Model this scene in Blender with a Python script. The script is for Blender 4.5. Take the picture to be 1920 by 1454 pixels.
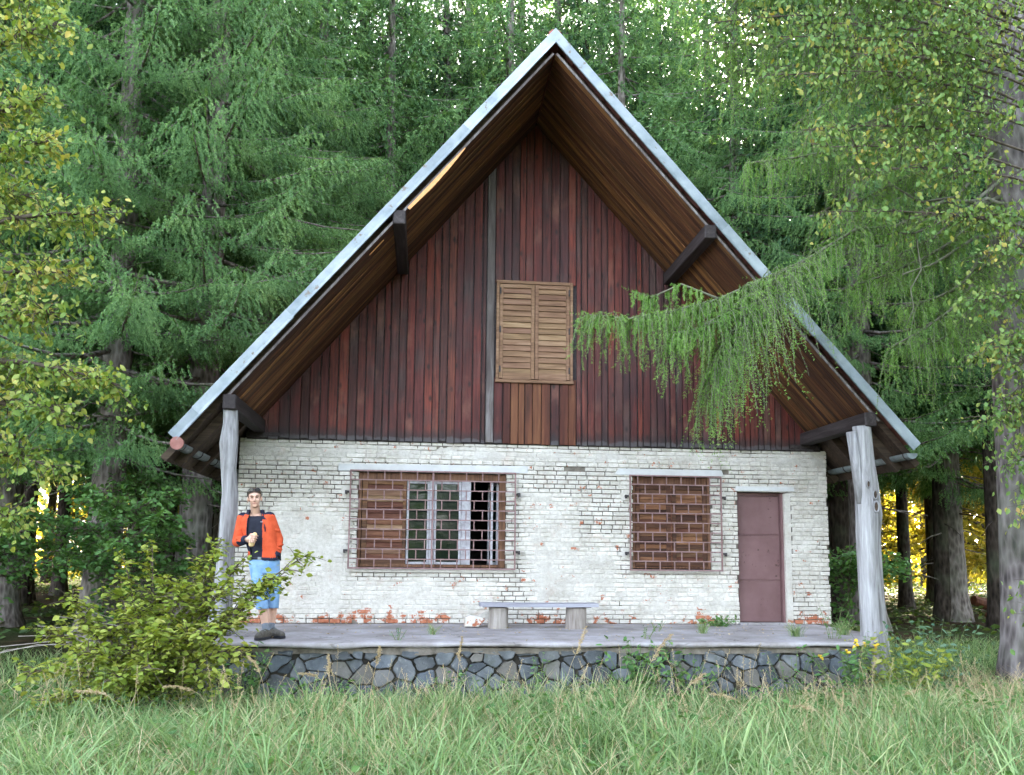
import bpy, bmesh, math, random
import numpy as np
from mathutils import Vector, Matrix, Quaternion

# ------------------------------------------------------------------ clean
for o in list(bpy.data.objects):
    bpy.data.objects.remove(o, do_unlink=True)
SC = bpy.context.scene
COL = SC.collection
R = math.radians
random.seed(7)
rng = np.random.default_rng(11)

# ------------------------------------------------------------------ camera
cam_d = bpy.data.cameras.new('camera')
cam = bpy.data.objects.new('camera', cam_d)
COL.objects.link(cam)
cam_d.sensor_width = 36.0
cam_d.lens = 30.0
cam_d.shift_y = 0.0706
cam_d.clip_start = 0.05
cam_d.clip_end = 2000.0
YAW, PITCH, ROLL, CAMZ = 0.1021, 0.1155, 0.0098, 0.9624
_fw = Vector((math.sin(YAW) * math.cos(PITCH), math.cos(YAW) * math.cos(PITCH), math.sin(PITCH)))
_rt = Vector((math.cos(YAW), -math.sin(YAW), 0))
_up = _rt.cross(_fw)
_r2 = _rt * math.cos(ROLL) + _up * math.sin(ROLL)
_u2 = _up * math.cos(ROLL) - _rt * math.sin(ROLL)
cam.matrix_world = Matrix(((_r2.x, _u2.x, -_fw.x, 0), (_r2.y, _u2.y, -_fw.y, 0), (_r2.z, _u2.z, -_fw.z, CAMZ), (0, 0, 0, 1)))
SC.camera = cam

# ------------------------------------------------------------------ sky, sun, exposure
SUN_EL, SUN_AZ = R(27), R(24)          # azimuth measured from +Y (behind the house) towards +X
world = bpy.data.worlds.new('World')
SC.world = world
world.use_nodes = True
wn, wl = world.node_tree.nodes, world.node_tree.links
wn.clear()
w_out = wn.new('ShaderNodeOutputWorld')
w_bg = wn.new('ShaderNodeBackground')
w_sky = wn.new('ShaderNodeTexSky')
w_sky.sky_type = 'NISHITA'
w_sky.sun_disc = False
w_sky.sun_elevation = SUN_EL
w_sky.sun_rotation = SUN_AZ
w_sky.altitude = 400
w_sky.air_density = 1.0
w_sky.dust_density = 3.0
w_sky.ozone_density = 1.0
w_hsv = wn.new('ShaderNodeHueSaturation')
w_hsv.inputs['Saturation'].default_value = 0.55      # thin high cloud: a pale sky
wl.new(w_sky.outputs[0], w_hsv.inputs['Color'])
wl.new(w_hsv.outputs[0], w_bg.inputs['Color'])
w_bg.inputs['Strength'].default_value = 0.15
wl.new(w_bg.outputs[0], w_out.inputs[0])

sun_d = bpy.data.lights.new('sun', 'SUN')
sun_d.energy = 5.0
sun_d.angle = R(0.5)
sun_d.color = (1.0, 0.86, 0.62)
sun = bpy.data.objects.new('sun', sun_d)
COL.objects.link(sun)
_sd = Vector((math.sin(SUN_AZ) * math.cos(SUN_EL), math.cos(SUN_AZ) * math.cos(SUN_EL), math.sin(SUN_EL)))
sun.rotation_euler = _sd.to_track_quat('Z', 'Y').to_euler()
sun.location = (10, 40, 30)

vs = SC.view_settings
vs.view_transform = 'Standard'
vs.look = 'None'
vs.gamma = 1.0
vs.use_curve_mapping = False
vs.exposure = 3.92
SC.cycles.use_denoising = True
SC.cycles.use_adaptive_sampling = True
SC.cycles.adaptive_threshold = 0.025
SC.cycles.max_bounces = 8
SC.cycles.diffuse_bounces = 3
SC.cycles.glossy_bounces = 3
SC.cycles.transmission_bounces = 6
SC.cycles.transparent_max_bounces = 8
SC.cycles.sample_clamp_indirect = 6.0
SC.cycles.caustics_reflective = False
SC.cycles.caustics_refractive = False

# ------------------------------------------------------------------ node helpers
class NT:
    def __init__(s, name):
        s.m = bpy.data.materials.new(name)
        s.m.use_nodes = True
        s.t = s.m.node_tree
        s.t.nodes.clear()
        s.out = s.t.nodes.new('ShaderNodeOutputMaterial')
    def n(s, typ, ins=None, **kw):
        nd = s.t.nodes.new('ShaderNode' + typ)
        for k, v in kw.items():
            setattr(nd, k, v)
        for k, v in (ins or {}).items():
            s.set(nd, k, v)
        return nd
    def set(s, nd, k, v):
        sock = nd.inputs[k]
        if isinstance(v, bpy.types.NodeSocket):
            s.t.links.new(v, sock)
        else:
            if isinstance(v, tuple) and len(v) == 3 and sock.type == 'RGBA':
                v = v + (1,)
            sock.default_value = v
    def math(s, op, a, b=0.0, clamp=False):
        nd = s.n('Math', operation=op, use_clamp=clamp)
        s.set(nd, 0, a); s.set(nd, 1, b)
        return nd.outputs[0]
    def mix(s, fac, a, b, mode='MIX'):
        nd = s.n('MixRGB', blend_type=mode)
        s.set(nd, 'Fac', fac); s.set(nd, 'Color1', a); s.set(nd, 'Color2', b)
        return nd.outputs[0]
    def ramp(s, fac, stops, interp='LINEAR'):
        nd = s.n('ValToRGB')
        cr = nd.color_ramp
        cr.interpolation = interp
        while len(cr.elements) < len(stops):
            cr.elements.new(0.5)
        for e, (p, c) in zip(cr.elements, stops):
            e.position = p
            e.color = tuple(c) + (1,) if len(c) == 3 else c
        s.set(nd, 'Fac', fac)
        return nd.outputs[0]
    def rampf(s, fac, lo, hi):
        nd = s.n('MapRange', clamp=True)
        s.set(nd, 'Value', fac); s.set(nd, 'From Min', lo); s.set(nd, 'From Max', hi)
        return nd.outputs[0]
    def noise(s, vec, scale, detail=4, rough=0.55, dist=0.0):
        nd = s.n('TexNoise')
        s.set(nd, 'Vector', vec); s.set(nd, 'Scale', scale); s.set(nd, 'Detail', detail)
        s.set(nd, 'Roughness', rough); s.set(nd, 'Distortion', dist)
        return nd.outputs[0]
    def scaled(s, vec, sc, off=None):
        nd = s.n('Mapping')
        s.set(nd, 'Vector', vec); s.set(nd, 'Scale', sc)
        if off is not None:
            s.set(nd, 'Location', off)
        return nd.outputs[0]
    def objvec(s, amount=17.0):
        """object coordinates moved by a random amount for each object"""
        tc = s.n('TexCoord'); oi = s.n('ObjectInfo')
        cmb = s.n('CombineXYZ')
        r = s.math('MULTIPLY', oi.outputs['Random'], amount)
        s.set(cmb, 0, r); s.set(cmb, 1, s.math('MULTIPLY', r, 1.7)); s.set(cmb, 2, s.math('MULTIPLY', r, -2.3))
        ad = s.n('VectorMath', operation='ADD')
        s.set(ad, 0, tc.outputs['Object']); s.set(ad, 1, cmb.outputs[0])
        return ad.outputs[0], oi.outputs['Random']
    def pos(s):
        return s.n('NewGeometry').outputs['Position']
    def bsdf(s, color, rough=0.8, bump=None, bdist=0.01, bstr=0.6, metal=0.0, spec=0.3):
        p = s.n('BsdfPrincipled')
        s.set(p, 'Base Color', color); s.set(p, 'Roughness', rough); s.set(p, 'Metallic', metal)
        p.inputs['Specular IOR Level'].default_value = spec
        if bump is not None:
            b = s.n('Bump'); b.inputs['Distance'].default_value = bdist; b.inputs['Strength'].default_value = bstr
            s.set(b, 'Height', bump)
            s.t.links.new(b.outputs[0], p.inputs['Normal'])
        s.t.links.new(p.outputs[0], s.out.inputs[0])
        return p

def wood(name, c_dark, c_mid, c_light, axis='Z', scale=9.0, stretch=14.0, rough=0.75, rnd=0.5, knots=True, streak=None, bdist=0.006, grey=None):
    """weathered wood: long grain, knots, boards that differ from each other"""
    t = NT(name)
    v, rd = t.objvec()
    st = {'X': (1 / stretch, 1, 1), 'Y': (1, 1 / stretch, 1), 'Z': (1, 1, 1 / stretch)}[axis]
    g = t.noise(t.scaled(v, st), scale * 3, 5, 0.6, 0.4)
    big = t.noise(t.scaled(v, st), scale * 0.5, 3, 0.5)
    f = t.math('ADD', t.math('MULTIPLY', g, 0.6), t.math('MULTIPLY', big, 0.4))
    col = t.ramp(f, [(0.30, c_dark), (0.5, c_mid), (0.72, c_light)])
    # each board a little lighter or darker
    hs = t.n('HueSaturation')
    t.set(hs, 'Color', col)
    t.set(hs, 'Value', t.math('ADD', 1 - rnd * 0.5, t.math('MULTIPLY', rd, rnd)))
    t.set(hs, 'Hue', t.math('ADD', 0.49, t.math('MULTIPLY', rd, 0.025)))
    col = hs.outputs[0]
    if grey:
        gm = t.rampf(t.noise(t.scaled(v, (1.6, 1.6, 0.22) if axis == 'Z' else (0.6, 0.6, 0.6)), 2.2, 5, 0.65), grey[1], grey[1] + 0.14)
        col = t.mix(t.math('MULTIPLY', gm, grey[2]), col, grey[0])
    if knots:
        vo = t.n('TexVoronoi')
        ks = {'X': (0.45, 1, 1), 'Y': (1, 0.45, 1), 'Z': (1, 1, 0.45)}[axis]
        t.set(vo, 'Vector', t.scaled(v, ks)); t.set(vo, 'Scale', 5.5)
        km = t.rampf(vo.outputs['Distance'], 0.17, 0.05)
        col = t.mix(t.math('MULTIPLY', km, 0.75), col, tuple(x * 0.4 for x in c_dark))
    t.bsdf(col, rough, t.math('ADD', g, t.math('MULTIPLY', big, 0.5)), bdist, 0.7)
    return t.m

def plain(name, c1, c2, scale=6.0, rough=0.8, bdist=0.004, metal=0.0, spec=0.3, rnd=0.15, detail=5, bstr=0.6, spots=None):
    t = NT(name)
    v, rd = t.objvec()
    nz = t.noise(v, scale, detail, 0.6)
    fine = t.noise(v, scale * 6, 3, 0.6)
    col = t.ramp(nz, [(0.32, c1), (0.68, c2)])
    hs = t.n('HueSaturation'); t.set(hs, 'Color', col)
    t.set(hs, 'Value', t.math('ADD', 1 - rnd * 0.5, t.math('MULTIPLY', rd, rnd)))
    col = hs.outputs[0]
    if spots:
        sm = t.rampf(t.noise(v, spots[1], 4, 0.65), spots[2], spots[2] + 0.06)
        col = t.mix(sm, col, spots[0])
    t.bsdf(col, rough, t.math('ADD', nz, t.math('MULTIPLY', fine, 0.4)), bdist, bstr, metal, spec)
    return t.m

def leafmat(name, stops, trans=0.35, rough=0.55, patch=0.5, pscale=1.2, tcol=(1.25, 1.15, 0.5), spec=0.25):
    """foliage: every leaf its own tone, whole clumps drift in tone too, light passes through"""
    t = NT(name)
    ge = t.n('NewGeometry')
    rp = ge.outputs['Random Per Island']
    nz = t.noise(ge.outputs['Position'], pscale, 3, 0.6)
    nz = t.rampf(nz, 0.3, 0.7)
    f = t.math('ADD', t.math('MULTIPLY', rp, 1 - patch), t.math('MULTIPLY', nz, patch))
    col = t.ramp(f, stops)
    p = t.n('BsdfPrincipled')
    t.set(p, 'Base Color', col); t.set(p, 'Roughness', rough)
    p.inputs['Specular IOR Level'].default_value = spec
    tr = t.n('BsdfTranslucent')
    t.set(tr, 'Color', t.mix(1.0, col, tcol, 'MULTIPLY'))
    mx = t.n('MixShader'); t.set(mx, 0, trans)
    t.t.links.new(p.outputs[0], mx.inputs[1]); t.t.links.new(tr.outputs[0], mx.inputs[2])
    t.t.links.new(mx.outputs[0], t.out.inputs[0])
    return t.m

# ------------------------------------------------------------------ mesh helpers
def link(o, parent=None):
    COL.objects.link(o)
    if parent is not None:
        o.parent = parent
        o.matrix_parent_inverse = Matrix.Translation(-Vector(parent.location))
    return o

def thing(name, label, cat, loc=(0, 0, 0), group=None, kind=None):
    o = bpy.data.objects.new(name, None)
    o.empty_display_size = 0.2
    o.location = loc
    COL.objects.link(o)
    return tag(o, label, cat, group, kind)

def tag(o, label=None, cat=None, group=None, kind=None):
    if label: o['label'] = label
    if cat: o['category'] = cat
    if group: o['group'] = group
    if kind: o['kind'] = kind
    return o

class MB:
    """collects faces; build() links them as one mesh object with its origin at `loc`"""
    def __init__(s):
        s.v, s.f = [], []
    def add(s, verts, faces):
        k = len(s.v)
        s.v += [tuple(p) for p in verts]
        s.f += [tuple(i + k for i in f) for f in faces]
        return s
    def box(s, c, size, rot=None, bev=0.0):
        hx, hy, hz = (q / 2 for q in size)
        c = Vector(c)
        if bev <= 0:
            vs_ = [Vector((x, y, z)) for x in (-hx, hx) for y in (-hy, hy) for z in (-hz, hz)]
            fs = [(0, 1, 3, 2), (4, 6, 7, 5), (0, 4, 5, 1), (2, 3, 7, 6), (0, 2, 6, 4), (1, 5, 7, 3)]
        else:
            b = min(bev, hx * .9, hy * .9, hz * .9)
            bm = bmesh.new()
            bmesh.ops.create_cube(bm, size=1.0, matrix=Matrix.Diagonal((size[0], size[1], size[2], 1)))
            bmesh.ops.bevel(bm, geom=bm.edges[:], offset=b, segments=1, affect='EDGES', profile=0.5)
            bm.verts.ensure_lookup_table()
            vs_ = [v.co.copy() for v in bm.verts]
            fs = [tuple(v.index for v in f.verts) for f in bm.faces]
            bm.free()
        if rot is not None:
            vs_ = [rot @ v for v in vs_]
        return s.add([v + c for v in vs_], fs)
    def bar(s, a, b, w, h=None, up=(0, 0, 1), bev=0.0):
        """a rectangular beam from a to b"""
        a, b = Vector(a), Vector(b)
        h = h or w
        d = (b - a); L = d.length; d.normalize()
        upv = Vector(up)
        if abs(d.dot(upv)) > 0.97:
            upv = Vector((0, 1, 0))
        x = d.cross(upv).normalized(); z = x.cross(d)
        rot = Matrix((x, d, z)).transposed()
        return s.box((a + b) / 2, (w, L, h), rot, bev)
    def tube(s, pts, rad, n=8, cap=True, jit=0.0, seed=0, flat=None):
        pts = [Vector(p) for p in pts]
        if not hasattr(rad, '__len__'):
            rad = [rad] * len(pts)
        rr = random.Random(seed)
        k = len(s.v)
        prev = None
        for i, p in enumerate(pts):
            d = (pts[min(i + 1, len(pts) - 1)] - pts[max(i - 1, 0)])
            if d.length < 1e-9: d = Vector((0, 0, 1))
            d.normalize()
            if prev is None:
                ref = Vector((1, 0, 0)) if abs(d.x) < 0.8 else Vector((0, 1, 0))
                x = (ref - d * ref.dot(d)).normalized()
            else:
                x = (prev - d * prev.dot(d)).normalized()
            prev = x
            y = d.cross(x)
            for j in range(n):
                a = 2 * math.pi * j / n
                q = rad[i] * (1 + (rr.random() - .5) * 2 * jit)
                v = x * math.cos(a) * q + y * math.sin(a) * q * (flat or 1)
                s.v.append(tuple(p + v))
        m = len(pts)
        for i in range(m - 1):
            for j in range(n):
                s.f.append((k + i * n + j, k + i * n + (j + 1) % n, k + (i + 1) * n + (j + 1) % n, k + (i + 1) * n + j))
        if cap:
            s.f.append(tuple(k + j for j in reversed(range(n))))
            s.f.append(tuple(k + (m - 1) * n + j for j in range(n)))
        return s
    def prism(s, poly, y0, y1, bev=0.0):
        """polygon in x,z (counter-clockwise seen from the camera, -Y) from y0 (front) to y1; bev insets the front"""
        n = len(poly)
        cx = sum(p[0] for p in poly) / n; cz = sum(p[1] for p in poly) / n
        if bev > 0:
            ins = []
            for i in range(n):
                a, b, c = Vector(poly[i - 1]), Vector(poly[i]), Vector(poly[(i + 1) % n])
                e1 = (b - a); e2 = (c - b)
                if e1.length < 1e-6 or e2.length < 1e-6:
                    ins.append(tuple(b)); continue
                e1.normalize(); e2.normalize()
                n1 = Vector((-e1.y, e1.x)); n2 = Vector((-e2.y, e2.x))
                m = n1 + n2
                if m.length < 1e-6: m = n1
                m.normalize()
                k = min(bev / max(m.dot(n1), 0.35), bev * 2.2)
                ins.append((b.x + m.x * k, b.y + m.y * k))
            vs_ = [(p[0], y0, p[1]) for p in ins] + [(p[0], y0 + bev, p[1]) for p in poly] + [(p[0], y1, p[1]) for p in poly]
            fs = [tuple(range(n))]
            for i in range(n):
                j = (i + 1) % n
                fs.append((i, n + i, n + j, j)); fs.append((n + i, 2 * n + i, 2 * n + j, n + j))
            fs.append(tuple(2 * n + i for i in reversed(range(n))))
        else:
            vs_ = [(p[0], y0, p[1]) for p in poly] + [(p[0], y1, p[1]) for p in poly]
            fs = [tuple(range(n)), tuple(n + i for i in reversed(range(n)))]
            for i in range(n):
                j = (i + 1) % n
                fs.append((i, n + i, n + j, j))
        return s.add(vs_, fs)
    def build(s, name, mat, parent=None, loc=None, smooth=False, kind=None):
        loc = Vector(loc) if loc is not None else (Vector(parent.location) if parent is not None else Vector((0, 0, 0)))
        me = bpy.data.meshes.new(name)
        me.from_pydata([(v[0] - loc.x, v[1] - loc.y, v[2] - loc.z) for v in s.v], [], s.f)
        me.update()
        bm = bmesh.new(); bm.from_mesh(me)
        bmesh.ops.recalc_face_normals(bm, faces=bm.faces[:])
        bm.to_mesh(me); bm.free()
        if mat: me.materials.append(mat)
        if smooth:
            me.polygons.foreach_set('use_smooth', [True] * len(me.polygons))
        o = bpy.data.objects.new(name, me)
        o.location = loc
        link(o, parent)
        if kind: o['kind'] = kind
        return o

def np_mesh(name, V, F, mat, parent=None, smooth=False, kind=None, loc=None):
    """large mesh from arrays: F is (m,3) or (m,4)"""
    V = np.asarray(V, dtype=np.float32).reshape(-1, 3)
    F = np.asarray(F, dtype=np.int32)
    loc = Vector(loc) if loc is not None else (Vector(parent.location) if parent is not None else Vector((0, 0, 0)))
    V = V - np.array(loc, dtype=np.float32)
    me = bpy.data.meshes.new(name)
    k = F.shape[1]
    me.vertices.add(len(V)); me.loops.add(F.size); me.polygons.add(len(F))
    me.vertices.foreach_set('co', V.ravel())
    me.loops.foreach_set('vertex_index', F.ravel())
    me.polygons.foreach_set('loop_start', np.arange(0, F.size, k, dtype=np.int32))
    if smooth:
        me.polygons.foreach_set('use_smooth', np.ones(len(F), dtype=bool))
    me.update(calc_edges=True)
    me.materials.append(mat)
    o = bpy.data.objects.new(name, me)
    o.location = loc
    link(o, parent)
    if kind: o['kind'] = kind
    return o

def copy_tree(root, loc, rotz=0.0, scale=1.0, label=None, group=None):
    """a copy of a thing and its parts; they share mesh data"""
    c = root.copy(); COL.objects.link(c)
    c.location = loc; c.rotation_euler = (0, 0, rotz); c.scale = (scale, scale, scale)
    if label: c['label'] = label
    if group: c['group'] = group
    for ch in list(root.children):
        k = ch.copy(); COL.objects.link(k); k.parent = c
        for g in list(ch.children):
            q = g.copy(); COL.objects.link(q); q.parent = k
    return c

def hash2(ix, iy, seed):
    h = (ix * 374761393 + iy * 668265263 + seed * 2147483647) & 0xffffffff
    h = (h ^ (h >> 13)) * 1274126177 & 0xffffffff
    return ((h ^ (h >> 16)) & 0xffff) / 65535.0

def vnoise(x, y, seed=0):
    x = np.asarray(x, float); y = np.asarray(y, float)
    ix = np.floor(x).astype(np.int64); iy = np.floor(y).astype(np.int64)
    fx = x - ix; fy = y - iy
    fx = fx * fx * (3 - 2 * fx); fy = fy * fy * (3 - 2 * fy)
    a = hash2(ix, iy, seed); b = hash2(ix + 1, iy, seed); c = hash2(ix, iy + 1, seed); d = hash2(ix + 1, iy + 1, seed)
    return (a * (1 - fx) + b * fx) * (1 - fy) + (c * (1 - fx) + d * fx) * fy

def fbm(x, y, seed=0, oct=4):
    s = 0; amp = 0.5; t = 0
    for i in range(oct):
        s = s + amp * vnoise(x * 2 ** i, y * 2 ** i, seed + i * 7); t += amp; amp *= 0.55
    return s / t

def sm(a, b, x):
    t = np.clip((x - a) / (b - a), 0, 1)
    return t * t * (3 - 2 * t)

def ground_z(x, y):
    x = np.asarray(x, float); y = np.asarray(y, float)
    z = -0.66 + 0.26 * sm(10, 17, y) + 0.12 * sm(20, 45, y)
    z = z + 0.10 * (fbm(x * .35, y * .35, 3) - 0.5) + 0.05 * (fbm(x * 1.3, y * 1.3, 5) - 0.5)
    return z - 0.25 * sm(4, -20, y)

def gz(x, y):
    return float(ground_z(x, y))
# ------------------------------------------------------------------ materials of the house
M = {}
def whitewash(name, base_lo, base_hi, wear=0.62, bump=0.006):
    t = NT(name)
    p = t.pos()
    v, rd = t.objvec(5.0)
    isl = t.n('NewGeometry').outputs['Random Per Island']
    n1 = t.noise(p, 3.1, 5, 0.65)
    n2 = t.noise(p, 24.0, 4, 0.6)
    n3 = t.noise(p, 7.5, 5, 0.7)
    col = t.ramp(t.math('ADD', t.math('MULTIPLY', n1, .6), t.math('MULTIPLY', n2, .4)), [(0.30, base_lo), (0.62, base_hi)])
    # every brick a little different
    hs = t.n('HueSaturation'); t.set(hs, 'Color', col)
    t.set(hs, 'Value', t.math('ADD', 0.90, t.math('MULTIPLY', t.math('FRACT', t.math('ADD', rd, isl)), 0.16)))
    col = hs.outputs[0]
    # rusty, pinkish stains in the wash
    col = t.mix(t.math('MULTIPLY', t.rampf(t.noise(p, 4.4, 5, 0.7, 0.6), 0.56, 0.78), 0.45), col, (0.40, 0.26, 0.19))
    # wash worn off down to the red brick, most of it along the damp foot of the wall
    sx = t.n('SeparateXYZ'); t.set(sx, 0, p)
    damp = t.rampf(sx.outputs[2], 0.24, 0.03)
    patch = t.rampf(t.noise(p, 1.9, 3, 0.5), 0.36, 0.58)
    damp = t.math('MULTIPLY', damp, t.math('ADD', 0.10, t.math('MULTIPLY', patch, 0.90)))
    wr = t.math('ADD', n3, t.math('MULTIPLY', damp, 0.20))
    wm = t.rampf(wr, wear, wear + 0.035)
    red = t.ramp(n2, [(0.3, (0.30, 0.095, 0.055)), (0.7, (0.46, 0.19, 0.11))])
    col = t.mix(wm, col, red)
    t.bsdf(col, 0.92, t.math('ADD', t.math('MULTIPLY', n2, 1.0), t.noise(p, 75, 3, 0.6)), bump, 0.8, 0, 0.15)
    return t.m
M['brick'] = whitewash('whitewashed_brick', (0.39, 0.352, 0.30), (0.63, 0.59, 0.54))
M['plaster'] = whitewash('limewash_plaster', (0.40, 0.36, 0.31), (0.61, 0.572, 0.525), 0.70, 0.012)
M['lintel'] = plain('lintel_render', (0.46, 0.45, 0.44), (0.57, 0.565, 0.56), 4, 0.9, 0.004)
M['mortar'] = plain('old_mortar', (0.09, 0.075, 0.06), (0.22, 0.19, 0.16), 9, 0.95, 0.01)
M['joint'] = plain('shadow_dark_joint', (0.014, 0.012, 0.010), (0.070, 0.060, 0.045), 3.0, 0.95, 0.02)  # black shadow between the terrace stones put into this dark colour
M['stucco'] = plain('grey_stucco', (0.30, 0.28, 0.25), (0.46, 0.44, 0.41), 3, 0.95, 0.01)
def gable_board():
    t = NT('weathered_red_board')
    v, rd = t.objvec(31.0)
    g = t.noise(t.scaled(v, (1, 1, .05)), 34, 5, .6, .5)
    stk = t.noise(t.scaled(v, (1, 1, .10)), 8, 4, .6, .3)
    wth = t.noise(t.scaled(v, (.5, .5, .42)), 1.9, 5, .62)
    base = t.ramp(rd, [(0.0, (0.060, 0.017, 0.014)), (.2, (0.125, 0.024, 0.017)), (.4, (0.080, 0.017, 0.015)), (.6, (0.175, 0.036, 0.021)), (.75, (0.105, 0.021, 0.018)), (.9, (0.060, 0.021, 0.020)), (1.0, (0.185, 0.046, 0.024))])
    col = t.mix(t.rampf(g, .36, .66), t.mix(1.0, base, (.38, .36, .40), 'MULTIPLY'), base)
    col = t.mix(t.math('MULTIPLY', t.rampf(stk, .52, .70), .6), col, t.mix(1.0, base, (1.75, 1.6, 1.5), 'MULTIPLY'))
    # grey, bleached or blackened stretches
    col = t.mix(t.math('MULTIPLY', t.rampf(wth, .52, .66), .7), col, t.ramp(g, [(.35, (0.026, 0.015, 0.014)), (.65, (0.095, 0.060, 0.055))]))
    fad = t.noise(t.scaled(v, (.8, .8, .5)), 2.6, 4, .6)
    col = t.mix(t.math('MULTIPLY', t.rampf(fad, .56, .72), .55), col, (0.20, 0.085, 0.060))
    gs = t.noise(t.scaled(t.pos(), (1, 1, .45)), 1.1, 4, .6)
    col = t.mix(t.math('MULTIPLY', t.rampf(gs, .50, .66), .55), col, (0.030, 0.020, 0.021))
    sx = t.n('SeparateXYZ'); t.set(sx, 0, t.pos())
    # lime splashes along the foot of the boards
    foot = t.math('ADD', t.rampf(sx.outputs[2], 2.92, 2.74), t.math('MULTIPLY', t.noise(t.pos(), 5.5, 4, .65), .9))
    col = t.mix(t.math('MULTIPLY', t.rampf(foot, 1.22, 1.36), .8), col, (0.20, 0.19, 0.20))
    blk = t.math('ADD', t.rampf(sx.outputs[2], 3.05, 2.76), t.math('MULTIPLY', t.noise(t.scaled(v, (1, 1, .3)), 6, 3, .6), .8))
    col = t.mix(t.math('MULTIPLY', t.rampf(blk, .85, 1.25), .7), col, (0.022, 0.016, 0.017))
    vo = t.n('TexVoronoi'); t.set(vo, 'Vector', t.scaled(v, (1, 1, .5))); t.set(vo, 'Scale', 6.0)
    col = t.mix(t.math('MULTIPLY', t.rampf(vo.outputs['Distance'], .20, .07), .85), col, (0.012, 0.007, 0.006))
    t.bsdf(col, .68, t.math('ADD', g, t.math('MULTIPLY', wth, .5)), .008, .8, 0, .35)
    return t.m
M['plank_red'] = gable_board()
M['plank_orange'] = wood('orange_plank', (0.024, 0.009, 0.007), (0.088, 0.025, 0.014), (0.17, 0.062, 0.030), 'Z', 7, 14, 0.7, 0.7)
M['plank_grey'] = wood('grey_weathered_plank', (0.05, 0.036, 0.034), (0.12, 0.10, 0.095), (0.30, 0.28, 0.275), 'Z', 5, 9, 0.85, 0.3, False)
M['soffit'] = wood('soffit_board', (0.014, 0.008, 0.006), (0.095, 0.038, 0.016), (0.28, 0.112, 0.042), 'X', 8, 18, 0.75, 1.1)
M['raw_wood'] = plain('split_raw_wood', (0.55, 0.25, 0.09), (0.72, 0.36, 0.15), 20, 0.7, 0.004)
M['beam'] = wood('dark_stained_beam', (0.012, 0.009, 0.009), (0.030, 0.022, 0.022), (0.075, 0.06, 0.06), 'Y', 8, 14, 0.7, 0.2, False)
M['rafter'] = wood('dark_rafter', (0.02, 0.013, 0.01), (0.05, 0.032, 0.022), (0.11, 0.07, 0.05), 'X', 8, 14, 0.8, 0.3, False)
M['post'] = wood('grey_bleached_trunk', (0.050, 0.044, 0.043), (0.27, 0.258, 0.262), (0.47, 0.46, 0.465), 'Z', 8, 13, 0.9, 0.1, False, bdist=0.05)
M['shutter'] = wood('shutter_wood', (0.035, 0.013, 0.009), (0.135, 0.050, 0.028), (0.27, 0.13, 0.07), 'X', 9, 14, 0.75, 0.8, False)
M['shutter_dark'] = wood('dark_shutter_wood', (0.02, 0.011, 0.008), (0.085, 0.036, 0.022), (0.19, 0.085, 0.04), 'X', 9, 14, 0.75, 0.9, False)
M['shutter_pale'] = wood('bleached_shutter_wood', (0.080, 0.040, 0.024), (0.21, 0.115, 0.068), (0.33, 0.21, 0.135), 'X', 9, 12, 0.8, 0.35, False)
M['frame_brown'] = wood('brown_window_frame', (0.04, 0.018, 0.012), (0.13, 0.06, 0.035), (0.24, 0.13, 0.08), 'Z', 9, 12, 0.8, 0.3, False)
M['frame_white'] = plain('peeling_white_frame', (0.30, 0.27, 0.29), (0.52, 0.51, 0.54), 14, 0.7, 0.003)
M['zinc'] = plain('weathered_zinc', (0.17, 0.205, 0.225), (0.33, 0.365, 0.39), 2.6, 0.6, 0.004, 0.15, 0.35, 0.25, spots=((0.16, 0.13, 0.105), 7, 0.62))
M['zinc_red'] = plain('red_primer', (0.25, 0.10, 0.085), (0.38, 0.17, 0.14), 8, 0.7, 0.002)
M['gutter'] = plain('grey_gutter', (0.12, 0.14, 0.145), (0.22, 0.25, 0.26), 6, 0.5, 0.002, 0.3)
M['tile'] = plain('clay_roof_tile', (0.17, 0.06, 0.045), (0.33, 0.13, 0.10), 7, 0.9, 0.006)
M['grille'] = plain('rusty_mauve_grille', (0.17, 0.095, 0.09), (0.27, 0.175, 0.17), 12, 0.7, 0.002)
M['door'] = plain('mauve_brown_steel', (0.135, 0.070, 0.070), (0.180, 0.100, 0.100), 3, 0.5, 0.002, 0, 0.35, 0.1, spots=((0.060, 0.028, 0.022), 7, 0.655))
M['iron'] = plain('dark_iron', (0.02, 0.018, 0.02), (0.06, 0.05, 0.05), 20, 0.7, 0.002)
M['dark'] = plain('unlit_interior', (0.03, 0.028, 0.025), (0.06, 0.055, 0.05), 3, 0.95)
M['concrete'] = None
def glass():
    t = NT('window_glass')
    v, rd = t.objvec()
    n = t.noise(t.scaled(v, (1, 1, 2.5)), 2.2, 2, 0.5)
    p = t.bsdf((0.006, 0.011, 0.009), 0.04, n, 0.004, 0.35, 0, 0.30)
    return t.m
M['glass'] = glass()
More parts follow.
